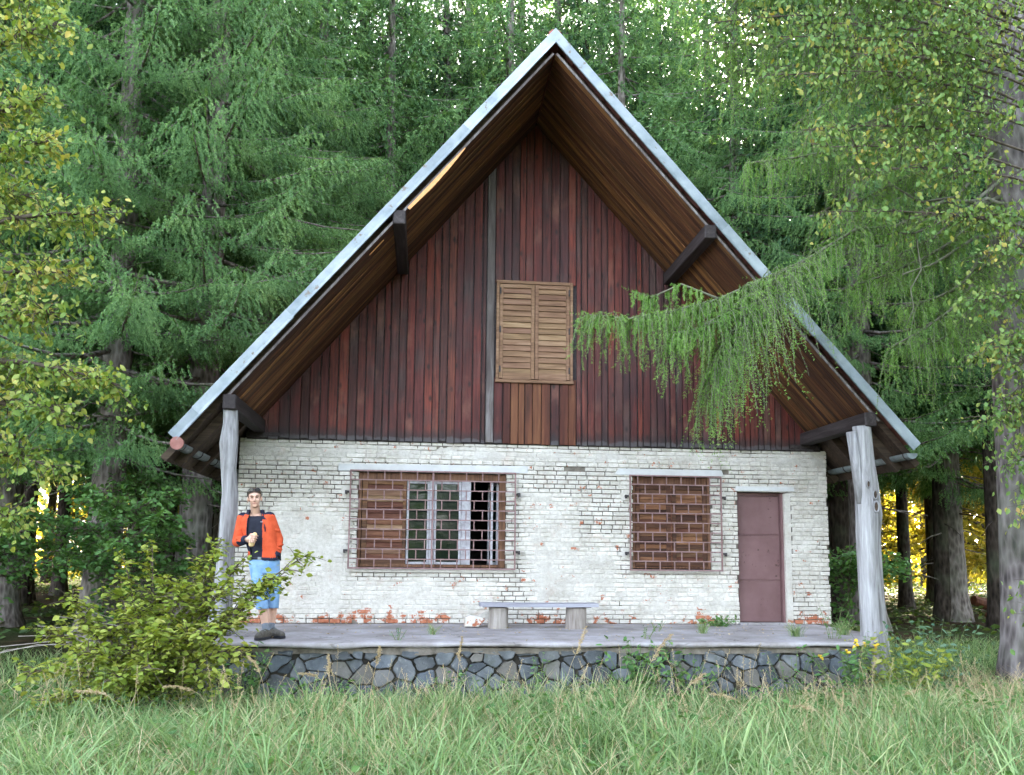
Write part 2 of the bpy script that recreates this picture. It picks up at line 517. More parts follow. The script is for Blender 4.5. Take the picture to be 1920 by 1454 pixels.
def conc():
    t = NT('worn_concrete')
    p = t.pos()
    n1 = t.noise(p, 1.6, 6, 0.65); n2 = t.noise(p, 30, 4, 0.6)
    col = t.ramp(n1, [(0.30, (0.19, 0.165, 0.155)), (0.52, (0.31, 0.285, 0.285)), (0.72, (0.42, 0.40, 0.42))])
    col = t.mix(t.math('MULTIPLY', t.rampf(n2, .45, .7), .25), col, (0.20, 0.175, 0.15))
    vo = t.n('TexVoronoi', feature='DISTANCE_TO_EDGE'); t.set(vo, 'Scale', .42)
    ad = t.n('VectorMath', operation='ADD'); t.set(ad, 0, p)
    nv = t.n('TexNoise'); t.set(nv, 'Vector', p); t.set(nv, 'Scale', 2.5); t.set(ad, 1, nv.outputs['Color']); t.set(vo, 'Vector', ad.outputs[0])
    col = t.mix(t.math('MULTIPLY', t.rampf(vo.outputs[0], .008, .003), .45), col, (0.05, 0.045, 0.035))
    col = t.mix(t.math('MULTIPLY', t.rampf(t.noise(p, 3.3, 5, .7), .55, .72), .4), col, (0.20, 0.165, 0.13))
    t.bsdf(col, 0.9, t.math('ADD', n1, t.math('MULTIPLY', n2, 0.5)), 0.02, 0.6, 0, 0.2)
    return t.m
M['concrete'] = conc()
def stone():
    t = NT('blue_grey_stone')
    v, rd = t.objvec()
    n1 = t.noise(v, 3.5, 6, 0.6); n2 = t.noise(v, 22, 4, 0.65)
    col = t.ramp(n1, [(0.3, (0.046, 0.053, 0.062)), (0.5, (0.084, 0.094, 0.107)), (0.62, (0.122, 0.132, 0.145)), (0.78, (0.20, 0.204, 0.204))])
    hs = t.n('HueSaturation'); t.set(hs, 'Color', col)
    t.set(hs, 'Value', t.math('ADD', 0.60, t.math('MULTIPLY', rd, 0.75)))
    t.set(hs, 'Saturation', t.math('ADD', 0.30, t.math('MULTIPLY', t.math('FRACT', t.math('MULTIPLY', rd, 7.3)), 0.8)))
    col = t.mix(t.math('MULTIPLY', t.rampf(n2, .58, .72), .5), hs.outputs[0], (0.30, 0.30, 0.27))
    col = t.mix(t.math('MULTIPLY', t.rampf(t.math('FRACT', t.math('MULTIPLY', rd, 13.7)), .80, .82), .55), col, (0.17, 0.145, 0.115))
    col = t.mix(t.math('MULTIPLY', t.rampf(t.noise(t.pos(), 2.4, 5, .7), .56, .70), .5), col, (0.075, 0.085, 0.045))
    t.bsdf(col, 0.85, t.math('ADD', n1, t.math('MULTIPLY', n2, .4)), 0.03, 0.8, 0, 0.25)
    return t.m
M['stone'] = stone()

# ------------------------------------------------------------------ dimensions (metres; z = 0 is the terrace)
YW = 12.90                     # brick faces
YF = 10.90                     # front edge of the soffit
YV = 10.83                     # verge flashing
YB = 20.0                      # back of the house
XL, XR, ZB = -2.74, 6.35, 2.726
AX, AZ = 1.655, 7.865           # soffit ridge
SL, SR = 1.187, 1.123          # slopes left / right
def soffit_z(x):
    return AZ - (SL * (AX - x) if x < AX else SR * (x - AX))
OPEN = [(-0.99, 1.24, 0.80, 2.24), (3.20, 4.45, 0.81, 2.26), (4.87, 5.74, -0.01, 2.05)]

house = thing('forest_cottage', 'abandoned cottage with whitewashed brick ground floor and red-brown plank gable', 'house', (1.8, YW, 0))

# ---- wall core with real openings
def wall_cells(x0, x1, z0, z1, y0, y1, opens):
    xs = sorted({x0, x1} | {max(x0, min(x1, q)) for o in opens for q in o[:2]})
    zs = sorted({z0, z1} | {max(z0, min(z1, q)) for o in opens for q in o[2:]})
    def solid(i, j):
        if i < 0 or j < 0 or i >= len(xs) - 1 or j >= len(zs) - 1: return False
        cx, cz = (xs[i] + xs[i + 1]) / 2, (zs[j] + zs[j + 1]) / 2
        return not any(o[0] < cx < o[1] and o[2] < cz < o[3] for o in opens)
    mb = MB()
    for i in range(len(xs) - 1):
        for j in range(len(zs) - 1):
            if not solid(i, j): continue
            a, b, c, d = xs[i], xs[i + 1], zs[j], zs[j + 1]
            mb.add([(a, y0, c), (b, y0, c), (b, y0, d), (a, y0, d)], [(0, 1, 2, 3)])
            mb.add([(a, y1, c), (b, y1, c), (b, y1, d), (a, y1, d)], [(3, 2, 1, 0)])
            for (di, dj, q) in ((-1, 0, [(a, y0, c), (a, y0, d), (a, y1, d), (a, y1, c)]), (1, 0, [(b, y0, c), (b, y1, c), (b, y1, d), (b, y0, d)]),
                                (0, -1, [(a, y0, c), (a, y1, c), (b, y1, c), (b, y0, c)]), (0, 1, [(a, y0, d), (b, y0, d), (b, y1, d), (a, y1, d)])):
                if not solid(i + di, j + dj):
                    mb.add(q, [(0, 1, 2, 3)])
    return mb
wall = wall_cells(XL + .012, XR - .012, -0.3, ZB - .01, YW + .024, YW + .38, OPEN).build('brick_wall', M['mortar'], house)
mb = MB()
mb.box((XL + .15, (YW + .4 + YB) / 2, 1.2), (.3, YB - YW - .4, 3.05)); mb.box((XR - .15, (YW + .4 + YB) / 2, 1.2), (.3, YB - YW - .4, 3.05)); mb.box(((XL + XR) / 2, YB + .15, 1.2), (XR - XL, .3, 3.05))
mb.build('side_walls', M['stucco'], house)
mb = MB(); mb.box(((XL + XR) / 2, (YW + .41 + YB) / 2, 2.62), (XR - XL - .62, YB - YW - .42, .1)); mb.box(((XL + XR) / 2, (YW + .41 + YB) / 2, -.04), (XR - XL - .62, YB - YW - .42, .06))
mb.box((2.2, YW + 3.2, 1.29), (.12, 5.0, 2.55)); mb.box(((XL + XR) / 2, YW + 3.0, 1.29), (XR - XL - .7, .1, 2.5))
mb.build('interior', M['dark'], house)

# ---- plaster: one rough coat whose surface rises over the bricks in some places and lies behind them in others
NZX, NZZ = 560, 176
gx = np.linspace(XL + .01, XR - .01, NZX); gzv = np.linspace(0.0, ZB - .02, NZZ)
GX, GZ = np.meshgrid(gx, gzv)
REG = [(-2.75, 6.4, 2.43, 2.60, .95), (-2.75, -1.35, 2.42, 2.62, .5), (-2.5, -1.15, 0.15, 1.62, 1.0), (-2.2, -1.1, 0.9, 1.8, .5), (-1.1, 1.2, 0.10, 0.62, .75), (1.55, 2.35, 0.85, 1.95, .7),
       (1.6, 3.0, 0.35, 1.05, .85), (2.2, 3.0, 0.1, 0.8, .6), (3.0, 4.85, 0.12, 0.72, .85), (5.76, 6.35, 0.3, 2.4, .55), (5.2, 6.35, 2.2, 2.65, .7), (4.6, 4.85, 0.2, 1.9, .25)]
H = np.zeros_like(GX)
for (a, b, c, d, k) in REG:
    e = 0.16
    H = np.maximum(H, k * sm(a - e, a + e, GX) * sm(b + e, b - e, GX) * sm(c - e * .6, c + e * .6, GZ) * sm(d + e * .6, d - e * .6, GZ))
nz = fbm(GX * 3.2, GZ * 3.2, 21, 4) - .5
nf = fbm(GX * 22, GZ * 22, 31, 3) - .5
HH = -0.0285 + 0.0295 * H + 0.040 * nz + 0.012 * nf
HH = np.minimum(HH, 0.012 + 0.007 * nf)
def plaster_h(x, z):
    i = int(np.clip((x - gx[0]) / (gx[1] - gx[0]), 0, NZX - 1)); j = int(np.clip((z - gzv[0]) / (gzv[1] - gzv[0]), 0, NZZ - 1))
    return HH[j, i]
PV = np.stack([GX, YW - HH, GZ], -1).reshape(-1, 3)
idx = np.arange(NZX * NZZ).reshape(NZZ, NZX)
Q = np.stack([idx[:-1, :-1], idx[:-1, 1:], idx[1:, 1:], idx[1:, :-1]], -1).reshape(-1, 4)
cen = PV[Q].mean(1)
keep = np.ones(len(Q), bool)
for (a, b, c, d) in OPEN:
    keep &= ~((cen[:, 0] > a - .012) & (cen[:, 0] < b + .012) & (cen[:, 2] > c - .012) & (cen[:, 2] < d + .012))
keep &= (HH.reshape(-1)[Q].max(1) > -0.0235)
np_mesh('plaster_coat', PV, Q[keep], M['plaster'], house, smooth=True)

# ---- bricks
def brick_mesh(w, h, seed):
    r = random.Random(seed)
    b = 0.0075
    hw, hh = w / 2, h / 2
    j = lambda: (r.random() - .5) * .008
    o = [(-hw + j() * .4, 0.007, -hh + j() * .4), (hw + j() * .4, 0.007, -hh + j() * .4), (hw + j() * .4, 0.007, hh + j() * .4), (-hw + j() * .4, 0.007, hh + j() * .4)]
    f = [(-hw + b + j(), j() * .4, -hh + b + j()), (hw - b + j(), j() * .4, -hh + b + j()), (hw - b + j(), j() * .4, hh - b + j()), (-hw + b + j(), j() * .4, hh - b + j())]
    k = [(-hw, 0.05, -hh), (hw, 0.05, -hh), (hw, 0.05, hh), (-hw, 0.05, hh)]
    fs = [(0, 1, 2, 3)]
    for i in range(4):
        n = (i + 1) % 4
        fs += [(i, 4 + i, 4 + n, n), (4 + i, 8 + i, 8 + n, 4 + n)]
    return f + o + k, fs
bricks = []
rb = random.Random(5)
PITCH, JT = 0.0680, 0.0110
nc = int((ZB) / PITCH) + 1
for c in range(nc):
    z0 = c * PITCH + 0.003
    z1 = min(z0 + PITCH - JT, ZB)
    if z1 - z0 < .025: continue
    x = XL - rb.random() * .12
    stretcher_course = (c % 5 == 3) or c in (2, 3)
    while x < XR:
        w = (0.285 if (stretcher_course and rb.random() < .85) or rb.random() < .06 else 0.150) + (rb.random() - .5) * .012
        a, b = max(x, XL), min(x + w, XR)
        x += w + JT + rb.random() * .004
        segs = [(a, b)]
        for (p, q, r0, r1) in OPEN:
            if z1 > r0 + .01 and z0 < r1 - .01:
                nsg = []
                for (u, v) in segs:
                    if v <= p or u >= q: nsg.append((u, v)); continue
                    if u < p - .03: nsg.append((u, p + (rb.random() - .3) * .012))
                    if v > q + .03: nsg.append((q - (rb.random() - .3) * .012, v))
                segs = nsg
        for (u, v) in segs:
            if v - u < .035 or rb.random() < .008: continue
            bricks.append(((u + v) / 2, (z0 + z1) / 2, v - u, z1 - z0))
shown = sorted([b for b in bricks if plaster_h(b[0], b[1]) < -0.001], key=lambda b: -b[2] * b[3])
shown += sorted([b for b in bricks if plaster_h(b[0], b[1]) >= -0.001 and b not in shown], key=lambda b: -b[2] * b[3])
single = set(shown[:300])
pool = {}
rest = MB()
for i, b in enumerate(bricks):
    x, z, w, h = b
    y = YW + (rb.random() - .5) * .011
    if b in single:
        key = (round(w / .01), round(h / .01), i % 3)
        if key not in pool:
            vs_, fs = brick_mesh(key[0] * .01, h, i)
            me = bpy.data.meshes.new('brick'); me.from_pydata(vs_, [], fs); me.materials.append(M['brick']); me.update()
            pool[key] = me
        o = bpy.data.objects.new('brick', pool[key])
        o.location = (x, y, z)
        o.rotation_euler = (0, (rb.random() - .5) * .012, (rb.random() - .5) * .01)
        o.scale = (w / (key[0] * .01), 1, 1)
        link(o, wall)
    else:
        vs_, fs = brick_mesh(w, h, i)
        rest.add([(v[0] + x, v[1] + y, v[2] + z) for v in vs_], fs)
rest.build('brickwork', M['brick'], wall, kind='stuff')

# ---- lintels and sills
mb = MB(); mb.prism([(-1.29, 2.245), (1.565, 2.262), (1.57, 2.372), (-1.285, 2.355)], YW - .016, YW + .2, .004); mb.build('lintel', M['lintel'], house)
mb = MB(); mb.prism([(2.92, 2.268), (4.66, 2.275), (4.62, 2.372), (2.98, 2.366)], YW - .015, YW + .2, .004); mb.build('lintel', M['lintel'], house)
mb = MB(); mb.prism([(4.84, 2.052), (5.80, 2.060), (5.79, 2.135), (4.85, 2.125)], YW - .012, YW + .2, .004); mb.build('lintel', M['lintel'], house)
mb = MB(); mb.box((0.14, YW + .04, .772), (2.44, .16, .052), None, .008); mb.build('window_sill', M['plaster'], house)
mb = MB(); mb.box((3.82, YW + .05, .785), (1.4, .14, .045), None, .008); mb.build('window_sill', M['plaster'], house)
# plastered inner jamb of the door
mb = MB(); mb.box((5.69, YW + .085, 1.02), (.10, .15, 2.02), None, .006); mb.build('door_jamb', M['plaster'], house)

# ---- gable boarding: a dark backing and boards one by one
gab = MB()
gab.prism([(XL + .1, ZB - .03), (XR - .1, ZB - .03), (XR - .1, soffit_z(XR - .1) + .06), (AX, AZ + .06), (XL + .1, soffit_z(XL + .1) + .06)], YW - .012, YW + .012)
gable = gab.build('gable', M['beam'], house)
rp = random.Random(3)
SHU = (1.05, 2.25, 3.70, 5.27)
def plank(x0, x1, z0, z1, mat, y, th=.022):
    """board with slanting top where it meets the soffit; z1 None = up to the soffit"""
    poly = [(x0, z0), (x1, z0)]
    if z1 is None:
        e = .004
        poly.append((x1, soffit_z(x1) - e))
        if x0 < AX < x1: poly.append((AX, AZ - e))
        poly.append((x0, soffit_z(x0) - e))
    else:
        poly += [(x1, z1), (x0, z1)]
    m_ = MB(); m_.prism(poly, y, y + th, .0045)
    return m_.build('plank', mat, gable, loc=((x0 + x1) / 2, y, (z0 + z1) / 2 if z1 else z0))
x = -2.46
while x < 6.12:
    if x < 0.85: w = rp.choice([.105, .125, .14, .155, .12])
    elif x < 2.2: w = rp.choice([.10, .12, .14])
    else: w = rp.choice([.085, .10, .11, .095, .125])
    if x < 0.90 < x + w + .03: w = 0.90 - x
    x1 = min(x + w, 6.14)
    y = YW - .036 - rp.random() * .016
    g = .004 + rp.random() ** 2 * .009
    zb = ZB - .030 + rp.random() * .026
    pale = abs(x - 0.90) < .01
    if pale: x1 = x + .125
    mt = M['plank_grey'] if pale else M['plank_red']
    inside = x + .02 > SHU[0] - .02 and x1 - .02 < SHU[1] + .02 or (x < SHU[0] < x1 - .03) or (x + .03 < SHU[1] < x1)
    if inside and not pale:
        xa, xb = x + g, x1 - g
        plank(xa, xb, SHU[3] - .03, None, mt, y)
        plank(xa, xb, zb, SHU[2] + .03, M['plank_orange'] if rp.random() < .75 else M['plank_red'], y - .004)
    else:
        o = plank(x + g, x1 - g, zb, None, mt, y - (.006 if pale else 0))
        if pale: o['label'] = 'grey board with peeling white paint'
    x = x1

# ---- attic shutters
att = MB()
x0, x1, z0, z1 = SHU
yy = YW - .062
for (a, b, c, d) in ((x0, x0 + .045, z0, z1), (x1 - .045, x1, z0, z1)):
    att.box(((a + b) / 2, yy, (c + d) / 2), (b - a, .05, d - c), None, .004)
for (a, b, c, d) in ((x0 + .046, x1 - .046, z1 - .05, z1 - .001), (x0 - .01, x1 + .01, z0 - .045, z0 - .001)):
    att.box(((a + b) / 2, yy - .002, (c + d) / 2), (b - a, .054, d - c), None, .004)
attic = att.build('attic_shutter', M['shutter_pale'], house)
mid = (x0 + x1) / 2
for k, (a, b) in enumerate(((x0 + .05, mid - .003), (mid + .003, x1 - .05))):
    st = MB()
    st.box((a + .028, yy + .004, (z0 + z1) / 2 - .02), (.054, .036, z1 - z0 - .07), None, .003); st.box((b - .028, yy + .004, (z0 + z1) / 2 - .02), (.054, .036, z1 - z0 - .07), None, .003)
    st.box(((a + b) / 2, yy + .005, z1 - .085), (b - a - .114, .034, .06), None, .003); st.box(((a + b) / 2, yy + .005, z0 + .055), (b - a - .114, .034, .10), None, .003)
    st.build('shutter_frame', M['shutter_pale'], attic)
    n = 15
    zz = np.linspace(z0 + .14, z1 - .15, n)
    for i in range(n):
        sl = MB(); sl.box(((a + b) / 2, yy + .012, zz[i]), (b - a - .112, .012, (zz[1] - zz[0]) * (1.06 if (k, i) != (0, 13) else .8)), Matrix.Rotation(R(-18 + rp.random() * 6), 3, 'X'))
        sl.build('slat', M['shutter_pale'], attic, loc=((a + b) / 2, yy + .012, zz[i]))
    hg = MB()
    hx = a + .01 if k == 0 else b - .01
    for q in (z0 + .16, (z0 + z1) / 2, z1 - .17):
        hg.box((hx, yy - .03, q), (.022, .012, .10), None, .002)
    hg.build('hinge', M['iron'], attic)
bk = MB(); bk.box((mid, YW - .018, (z0 + z1) / 2), (x1 - x0 - .02, .008, z1 - z0 - .02)); bk.build('shutter_backing', M['beam'], attic)

# ---- left window: shutter leaf, two glazed sashes, one sash swung open
wy = YW + .10
def fr(mb, a, b, c, d, y, t, bev=.004): mb.box(((a + b) / 2, y, (c + d) / 2), (b - a, t, d - c), None, bev)
wf = MB()
fr(wf, -0.985, -0.935, .825, 2.235, wy, .10); fr(wf, 1.135, 1.235, .825, 2.235, wy, .10); fr(wf, -0.934, 1.134, 2.125, 2.234, wy, .10); fr(wf, -0.934, 1.134, .826, .865, wy, .10)
win = wf.build('window', M['frame_brown'], house)
for (a, b, c, d) in ((.085, .150, .866, 2.124), (.565, .705, .866, 2.124)):
    q = MB(); fr(q, a, b, c, d, wy + .005, .07); q.build('mullion', M['frame_white'], win)
for (a, b) in ((-.262, .083), (.152, .563)):
    q = MB(); e = .036
    fr(q, a, a + e, .867, 2.123, wy + .02, .04); fr(q, b - e, b, .867, 2.123, wy + .02, .04); fr(q, a + e + .0005, b - e - .0005, 2.085, 2.123, wy + .02, .04); fr(q, a + e + .0005, b - e - .0005, .867, .905, wy + .02, .04)
    q.build('sash', M['frame_white'], win)
    q = MB(); fr(q, a + e, b - e, .905, 2.085, wy + .028, .005, 0); q.build('pane', M['glass'], win)
# open sash: hinged at the right jamb, swung inwards
q = MB(); ang = R(74); L_ = .42; hx, hy = 1.132, wy + .06
dx, dy = -math.cos(ang), math.sin(ang)
for (s0, s1, c, d) in ((0, .04, .87, 2.12), (L_ - .04, L_, .87, 2.12), (.041, L_ - .041, 2.08, 2.12), (.041, L_ - .041, .87, .91)):
    q.bar((hx + dx * s0, hy + dy * s0, (c + d) / 2), (hx + dx * s1, hy + dy * s1, (c + d) / 2), .035, d - c)
sash = q.build('open_sash', M['frame_white'], win)
q = MB(); q.bar((hx + dx * .04, hy + dy * .04, 1.495), (hx + dx * (L_ - .04), hy + dy * (L_ - .04), 1.495), .005, 1.17); q.build('pane', M['glass'], win)
# near stile of the open sash, white as its frame
q = MB(); fr(q, 1.015, 1.05, .868, 2.122, wy + .03, .03); q.build('sash_stile', M['frame_white'], win)
# shutter leaf with slats
q = MB(); a, b, c, d = -.925, -.268, .84, 2.118; ys = wy - .028
fr(q, a, a + .075, c, d, ys, .034); fr(q, b - .05, b, c, d, ys, .034); fr(q, a + .0755, b - .0505, d - .06, d, ys, .034); fr(q, a + .0755, b - .0505, c, c + .10, ys, .034)
q.build('shutter_frame', M['shutter_dark'], win)
zz = np.linspace(c + .14, d - .10, 13)
for i in range(13):
    sl = MB(); sl.box(((a + b) / 2 + .012, ys + .004, zz[i]), (b - a - .128, .012, (zz[1] - zz[0]) * 1.05), Matrix.Rotation(R(-16 + rp.random() * 5), 3, 'X'))
    sl.build('slat', M['shutter'] if rp.random() < .75 else M['shutter_pale'], win, loc=((a + b) / 2, ys, zz[i]))
# ---- right window: a pair of closed shutters
wf = MB()
fr(wf, 3.205, 3.25, .835, 2.255, wy, .10); fr(wf, 4.40, 4.445, .835, 2.255, wy, .10); fr(wf, 3.251, 4.399, 2.14, 2.254, wy + .02, .06); fr(wf, 3.251, 4.399, .836, .86, wy, .10)
win2 = wf.build('window', M['frame_brown'], house)
q = MB(); fr(q, 3.26, 4.39, .87, 2.13, wy + .03, .01, 0); q.build('shutter_backing', M['shutter_dark'], win2)
for (a, b) in ((3.256, 3.818), (3.832, 4.394)):
    c, d = .866, 2.125
    q = MB(); fr(q, a, a + .07, c, d, ys, .034); fr(q, b - .07, b, c, d, ys, .034); fr(q, a + .0705, b - .0705, d - .07, d, ys, .034); fr(q, a + .0705, b - .0705, c, c + .08, ys, .034); fr(q, a + .0705, b - .0705, 1.46, 1.52, ys, .034)
    q.build('shutter_frame', M['shutter_dark'], win2)
    for zz in (np.linspace(c + .115, 1.43, 8), np.linspace(1.55, d - .10, 7)):
        for z_ in zz:
            sl = MB(); sl.box(((a + b) / 2, ys + .006, z_), (b - a - .142, .012, (zz[1] - zz[0]) * 1.04), Matrix.Rotation(R(-16 + rp.random() * 5), 3, 'X'))
            sl.build('slat', M['shutter_dark'] if rp.random() < .6 else M['shutter'], win2, loc=((a + b) / 2, ys, z_))
q = MB(); fr(q, 3.815, 3.835, .87, 2.12, ys - .022, .012, .002); q.build('cover_strip', M['shutter'], win2)

# ---- grilles of welded bars in a brick pattern
def grille(x0, x1, z0, z1, ix0, ix1, rows, x_first, step, mid=None):
    y = YW - .085
    mb = MB(); t = .022
    fr(mb, x0, x0 + t, z0, z1, y, t, .002); fr(mb, x1 - t, x1, z0, z1, y, t, .002); fr(mb, x0 + t, x1 - t, z1 - t, z1, y + .001, t, .002); fr(mb, x0 + t, x1 - t, z0, z0 + t, y + .001, t, .002)
    g = mb.build('grille', M['grille'], house)
    zs = np.linspace(z0, z1, rows + 1)
    for z in zs[1:-1]:
        q = MB(); fr(q, x0 + t, x1 - t, z - .008, z + .008, y, .014, 0); q.build('bar', M['grille'], g, loc=((x0 + x1) / 2, y, z))
    me = None
    for r in range(rows):
        xx = x_first + (step / 2 if r % 2 else 0)
        while xx - step > ix0 + .01: xx -= step
        while xx < ix1 - .005:
            zt, zb_ = zs[rows - r], zs[rows - r - 1]
            if me is None:
                hgt = (zt - zb_) - .018
                q = MB(); q.box((0, 0, 0), (.0155, .013, hgt)); o = q.build('bar', M['grille'], None); me = o.data; bpy.data.objects.remove(o)
            o = bpy.data.objects.new('bar', me); o.location = (xx + (rp.random() - .5) * .006, y + .0005, (zt + zb_) / 2); o.rotation_euler = (0, (rp.random() - .5) * .03, 0); link(o, g)
            xx += step
    if mid:
        q = MB(); fr(q, mid - .011, mid + .011, z0 + t, z1 - t, y - .012, .01, 0); q.build('bar', M['grille'], g, loc=(mid, y, (z0 + z1) / 2))
    for zz_ in (z0 + .27, z0 + 1.14):
        for s, xx in ((-1, x0), (1, x1)):
            q = MB(); q.box((xx + s * .035, YW - .045, zz_), (.05, .09, .03), None, .004); q.box((xx + s * .05, YW - .085, zz_ - .012), (.035, .03, .055), None, .004)
            q.build('bracket', M['iron'], g)
            q = MB(); n = 9
            poly = [(xx + s * .05 + math.cos(k / n * 6.283) * (.045 + rp.random() * .04), zz_ + math.sin(k / n * 6.283) * (.06 + rp.random() * .05)) for k in range(n)]
            q.prism(poly, YW - .010, YW + .01, .004); q.build('mortar_dab', M['plaster'], house)
    return g
grille(-1.105, 1.38, .795, 2.262, -.985, 1.24, 10, -.84, .2445, .125)
grille(3.13, 4.59, .80, 2.268, 3.205, 4.445, 10, 3.26, .2285, None)

# ---- door: sheet-steel leaf in three panels
dy_ = YW + .145
d_ = MB(); fr(d_, 4.905, 5.605, .02, 1.985, dy_ + .02, .03, .003); door = d_.build('door', M['door'], house)
for (c, d) in ((.03, .655), (.675, 1.362), (1.382, 1.975)):
    q = MB(); fr(q, 4.918, 5.592, c, d, dy_ + .001, .012, .004); q.build('door_panel', M['door'], door)
for z in (.665, 1.372):
    q = MB(); fr(q, 4.912, 5.598, z - .008, z + .008, dy_ - .004, .012, .003); q.build('door_rib', M['door'], door)
q = MB(); fr(q, 5.607, 5.655, .0, 2.04, dy_ - .02, .10, .004); fr(q, 4.873, 4.903, .0, 2.04, dy_ + .02, .06, .004); fr(q, 4.904, 5.606, 1.99, 2.04, dy_ + .02, .06, .004); q.build('door_frame', M['door'], door)
q = MB(); fr(q, 4.86, 5.75, -.05, .018, YW + .06, .2, .006); q.build('threshold', M['concrete'], house)

# ---- soffit boards run down the slope, one by one
def slope_dir(side):
    s = SL if side < 0 else SR
    return Vector((side, 0, -s)).normalized()
def slope_n(side):
    d = slope_dir(side)
    n = Vector((-d.z * side, 0, d.x * side))
    return n if n.z > 0 else -n
rs = random.Random(9)
deck = {}
for side in (-1, 1):
    d = slope_dir(side); n = slope_n(side)
    rot = Matrix((d, Vector((0, 1, 0)) if side > 0 else Vector((0, -1, 0)), n)).transposed()
    rot = Matrix((d, n.cross(d), n)).transposed()
    top = Vector((AX, 0, AZ))
    L = (Vector((AX + side * (4.20 if side < 0 else 4.47), 0, 0)) - Vector((AX, 0, 0))).length / abs(d.x)
    # rafter layer and boarding above (set back from the front edge: the dark gap in the photo)
    mb = MB()
    Lr = L + (1.02 if side < 0 else .83)
    c = top + d * (Lr / 2) + n * .105 + Vector((0, (YF + .16 + YB + .6) / 2, 0))
    mb.box(c, (Lr, YB + .6 - YF - .16, .09), rot)
    dk = mb.build('roof', M['rafter'], house); deck[side] = dk
    for k, yr in enumerate((11.35, 12.25, 13.2)):
        q = MB(); q.box(top + d * (L + (Lr - L) / 2 - .02) + n * .0 + Vector((0, yr, 0)), (Lr - L - .06, .10, .115), rot, .004); q.build('rafter_tail', M['rafter'], dk)
    yb = YF
    i = 0
    sof = MB(); sof.box(top + d * (L / 2) + n * .038 + Vector((0, (YF + .08 + YW) / 2, 0)), (L - .04, YW - YF - .1, .012), rot); sof = sof.build('soffit', M['beam'], house)
    while yb < YW - .06:
        w = rs.choice([.088, .095, .10, .105])
        ye = min(yb + w, YW - .045)
        l0 = .006 if side > 0 else .02
        a = l0 + rs.random() * .006; b = L - rs.random() * .02
        off = .006 + rs.random() * .006
        q = MB(); q.box(top + d * ((a + b) / 2) + n * off + Vector((0, (yb + ye) / 2, 0)), (b - a, ye - yb - .005, .02), rot, .003)
        loc = top + d * ((a + b) / 2) + Vector((0, (yb + ye) / 2, 0))
        # board objects are rotated so that the grain runs down the slope
        me_o = MB(); me_o.box((0, 0, 0), (b - a, ye - yb - .005, .02), None, .003)
        o = me_o.build('plank', M['soffit'], None)
        o.matrix_world = Matrix.Translation(top + d * ((a + b) / 2) + n * off + Vector((0, (yb + ye) / 2, 0))) @ rot.to_4x4()
        o.parent = sof; o.matrix_parent_inverse = Matrix.Translation(-Vector(sof.location))
        yb = ye; i += 1
    # edge strip of the boarding, bleached at the front
    q = MB(); q.bar(top + d * .02 + n * .012 + Vector((0, YF - .012, 0)), top + d * (L - .02) + n * .012 + Vector((0, YF - .012, 0)), .02, .03, n); q.build('edge_strip', M['plank_grey'], sof)
    # verge flashing in lapped lengths
    Lv = (4.83 if side < 0 else 5.02) / abs(d.x)
    cuts = [0.0, 1.95, 3.45, 5.4, Lv - .42, Lv] if side < 0 else [0.0, 1.75, 3.6, 5.5, Lv]
    vtop = Vector((AX, 0, 8.205))
    hv = .138
    for k in range(len(cuts) - 1):
        a, b = cuts[k] - (.0 if k == 0 else .02), cuts[k + 1]
        q = MB()
        lift = .003 * (k % 2)
        jg = [rs.uniform(-.007, .007) for _ in range(4)]
        yq = YV - lift
        aa = vtop + d * a; bb = vtop + d * b
        # mitred at the ridge
        if k == 0:
            v0 = [(AX, yq, 8.205), (AX, yq, 8.205 - hv / n.z)]
        else:
            v0 = [tuple(aa + Vector((0, yq, 0))), tuple(aa - n * hv + Vector((0, yq, 0)))]
        v1 = [tuple(bb + Vector((0, yq, 0))), tuple(bb - n * hv + Vector((0, yq, 0)))]
        if k > 0: v0 = [tuple(Vector(v0[0]) + n * jg[0]), tuple(Vector(v0[1]) + n * jg[1])]
        v1 = [tuple(Vector(v1[0]) + n * jg[2]), tuple(Vector(v1[1]) + n * jg[3])]
        vv = [v0[0], v0[1], v1[1], v1[0]]
        back = [(p[0], yq + .02, p[2]) for p in vv]
        q.add(vv + back, [(0, 1, 2, 3), (7, 6, 5, 4), (0, 3, 7, 4), (1, 5, 6, 2), (0, 4, 5, 1), (3, 2, 6, 7)])
        # folded drip along the lower third
        dr = [Vector(v0[1]) + Vector((0, -.012, 0)) + n * .0, Vector(v0[1]) + n * .035, Vector(v1[1]) + n * .035, Vector(v1[1]) + Vector((0, -.012, 0))]
        q.add(dr, [(0, 1, 2, 3)])
        # top return over the tiles
        q.add([(v0[0][0], yq, v0[0][2]), (v1[0][0], yq, v1[0][2]), (v1[0][0], yq + .09, v1[0][2] + .004), (v0[0][0], yq + .09, v0[0][2] + .004)], [(0, 1, 2, 3)])
        mt = M['zinc']
        q.build('verge_flashing', mt, dk)
    # bargeboard set back behind the flashing
    # tiles of the verge row and the rest of the roof
    nt = int(Lv / .335)
    me = None
    for k in range(nt):
        p = vtop + d * (.10 + (k + .5) * .335) - n * .045 + Vector((0, YV + .24, 0))
        if me is None:
            q = MB(); q.box((0, 0, 0), (.40, .42, .018), Matrix.Rotation(R(3.2) , 3, 'Y'), .004)
            q.tube([(-.2, -.19, .012), (.2, -.19, -.004)], .026, 6)
            o = q.build('roof_tile', M['tile'], None); me = o.data; bpy.data.objects.remove(o)
        o = bpy.data.objects.new('roof_tile', me)
        j = rs.random()
        o.matrix_world = Matrix.Translation(p + n * (.012 * (j - .3) + (.02 if j > .82 else 0))) @ rot.to_4x4() @ Matrix.Rotation((rs.random() - .5) * .05, 4, 'Z')
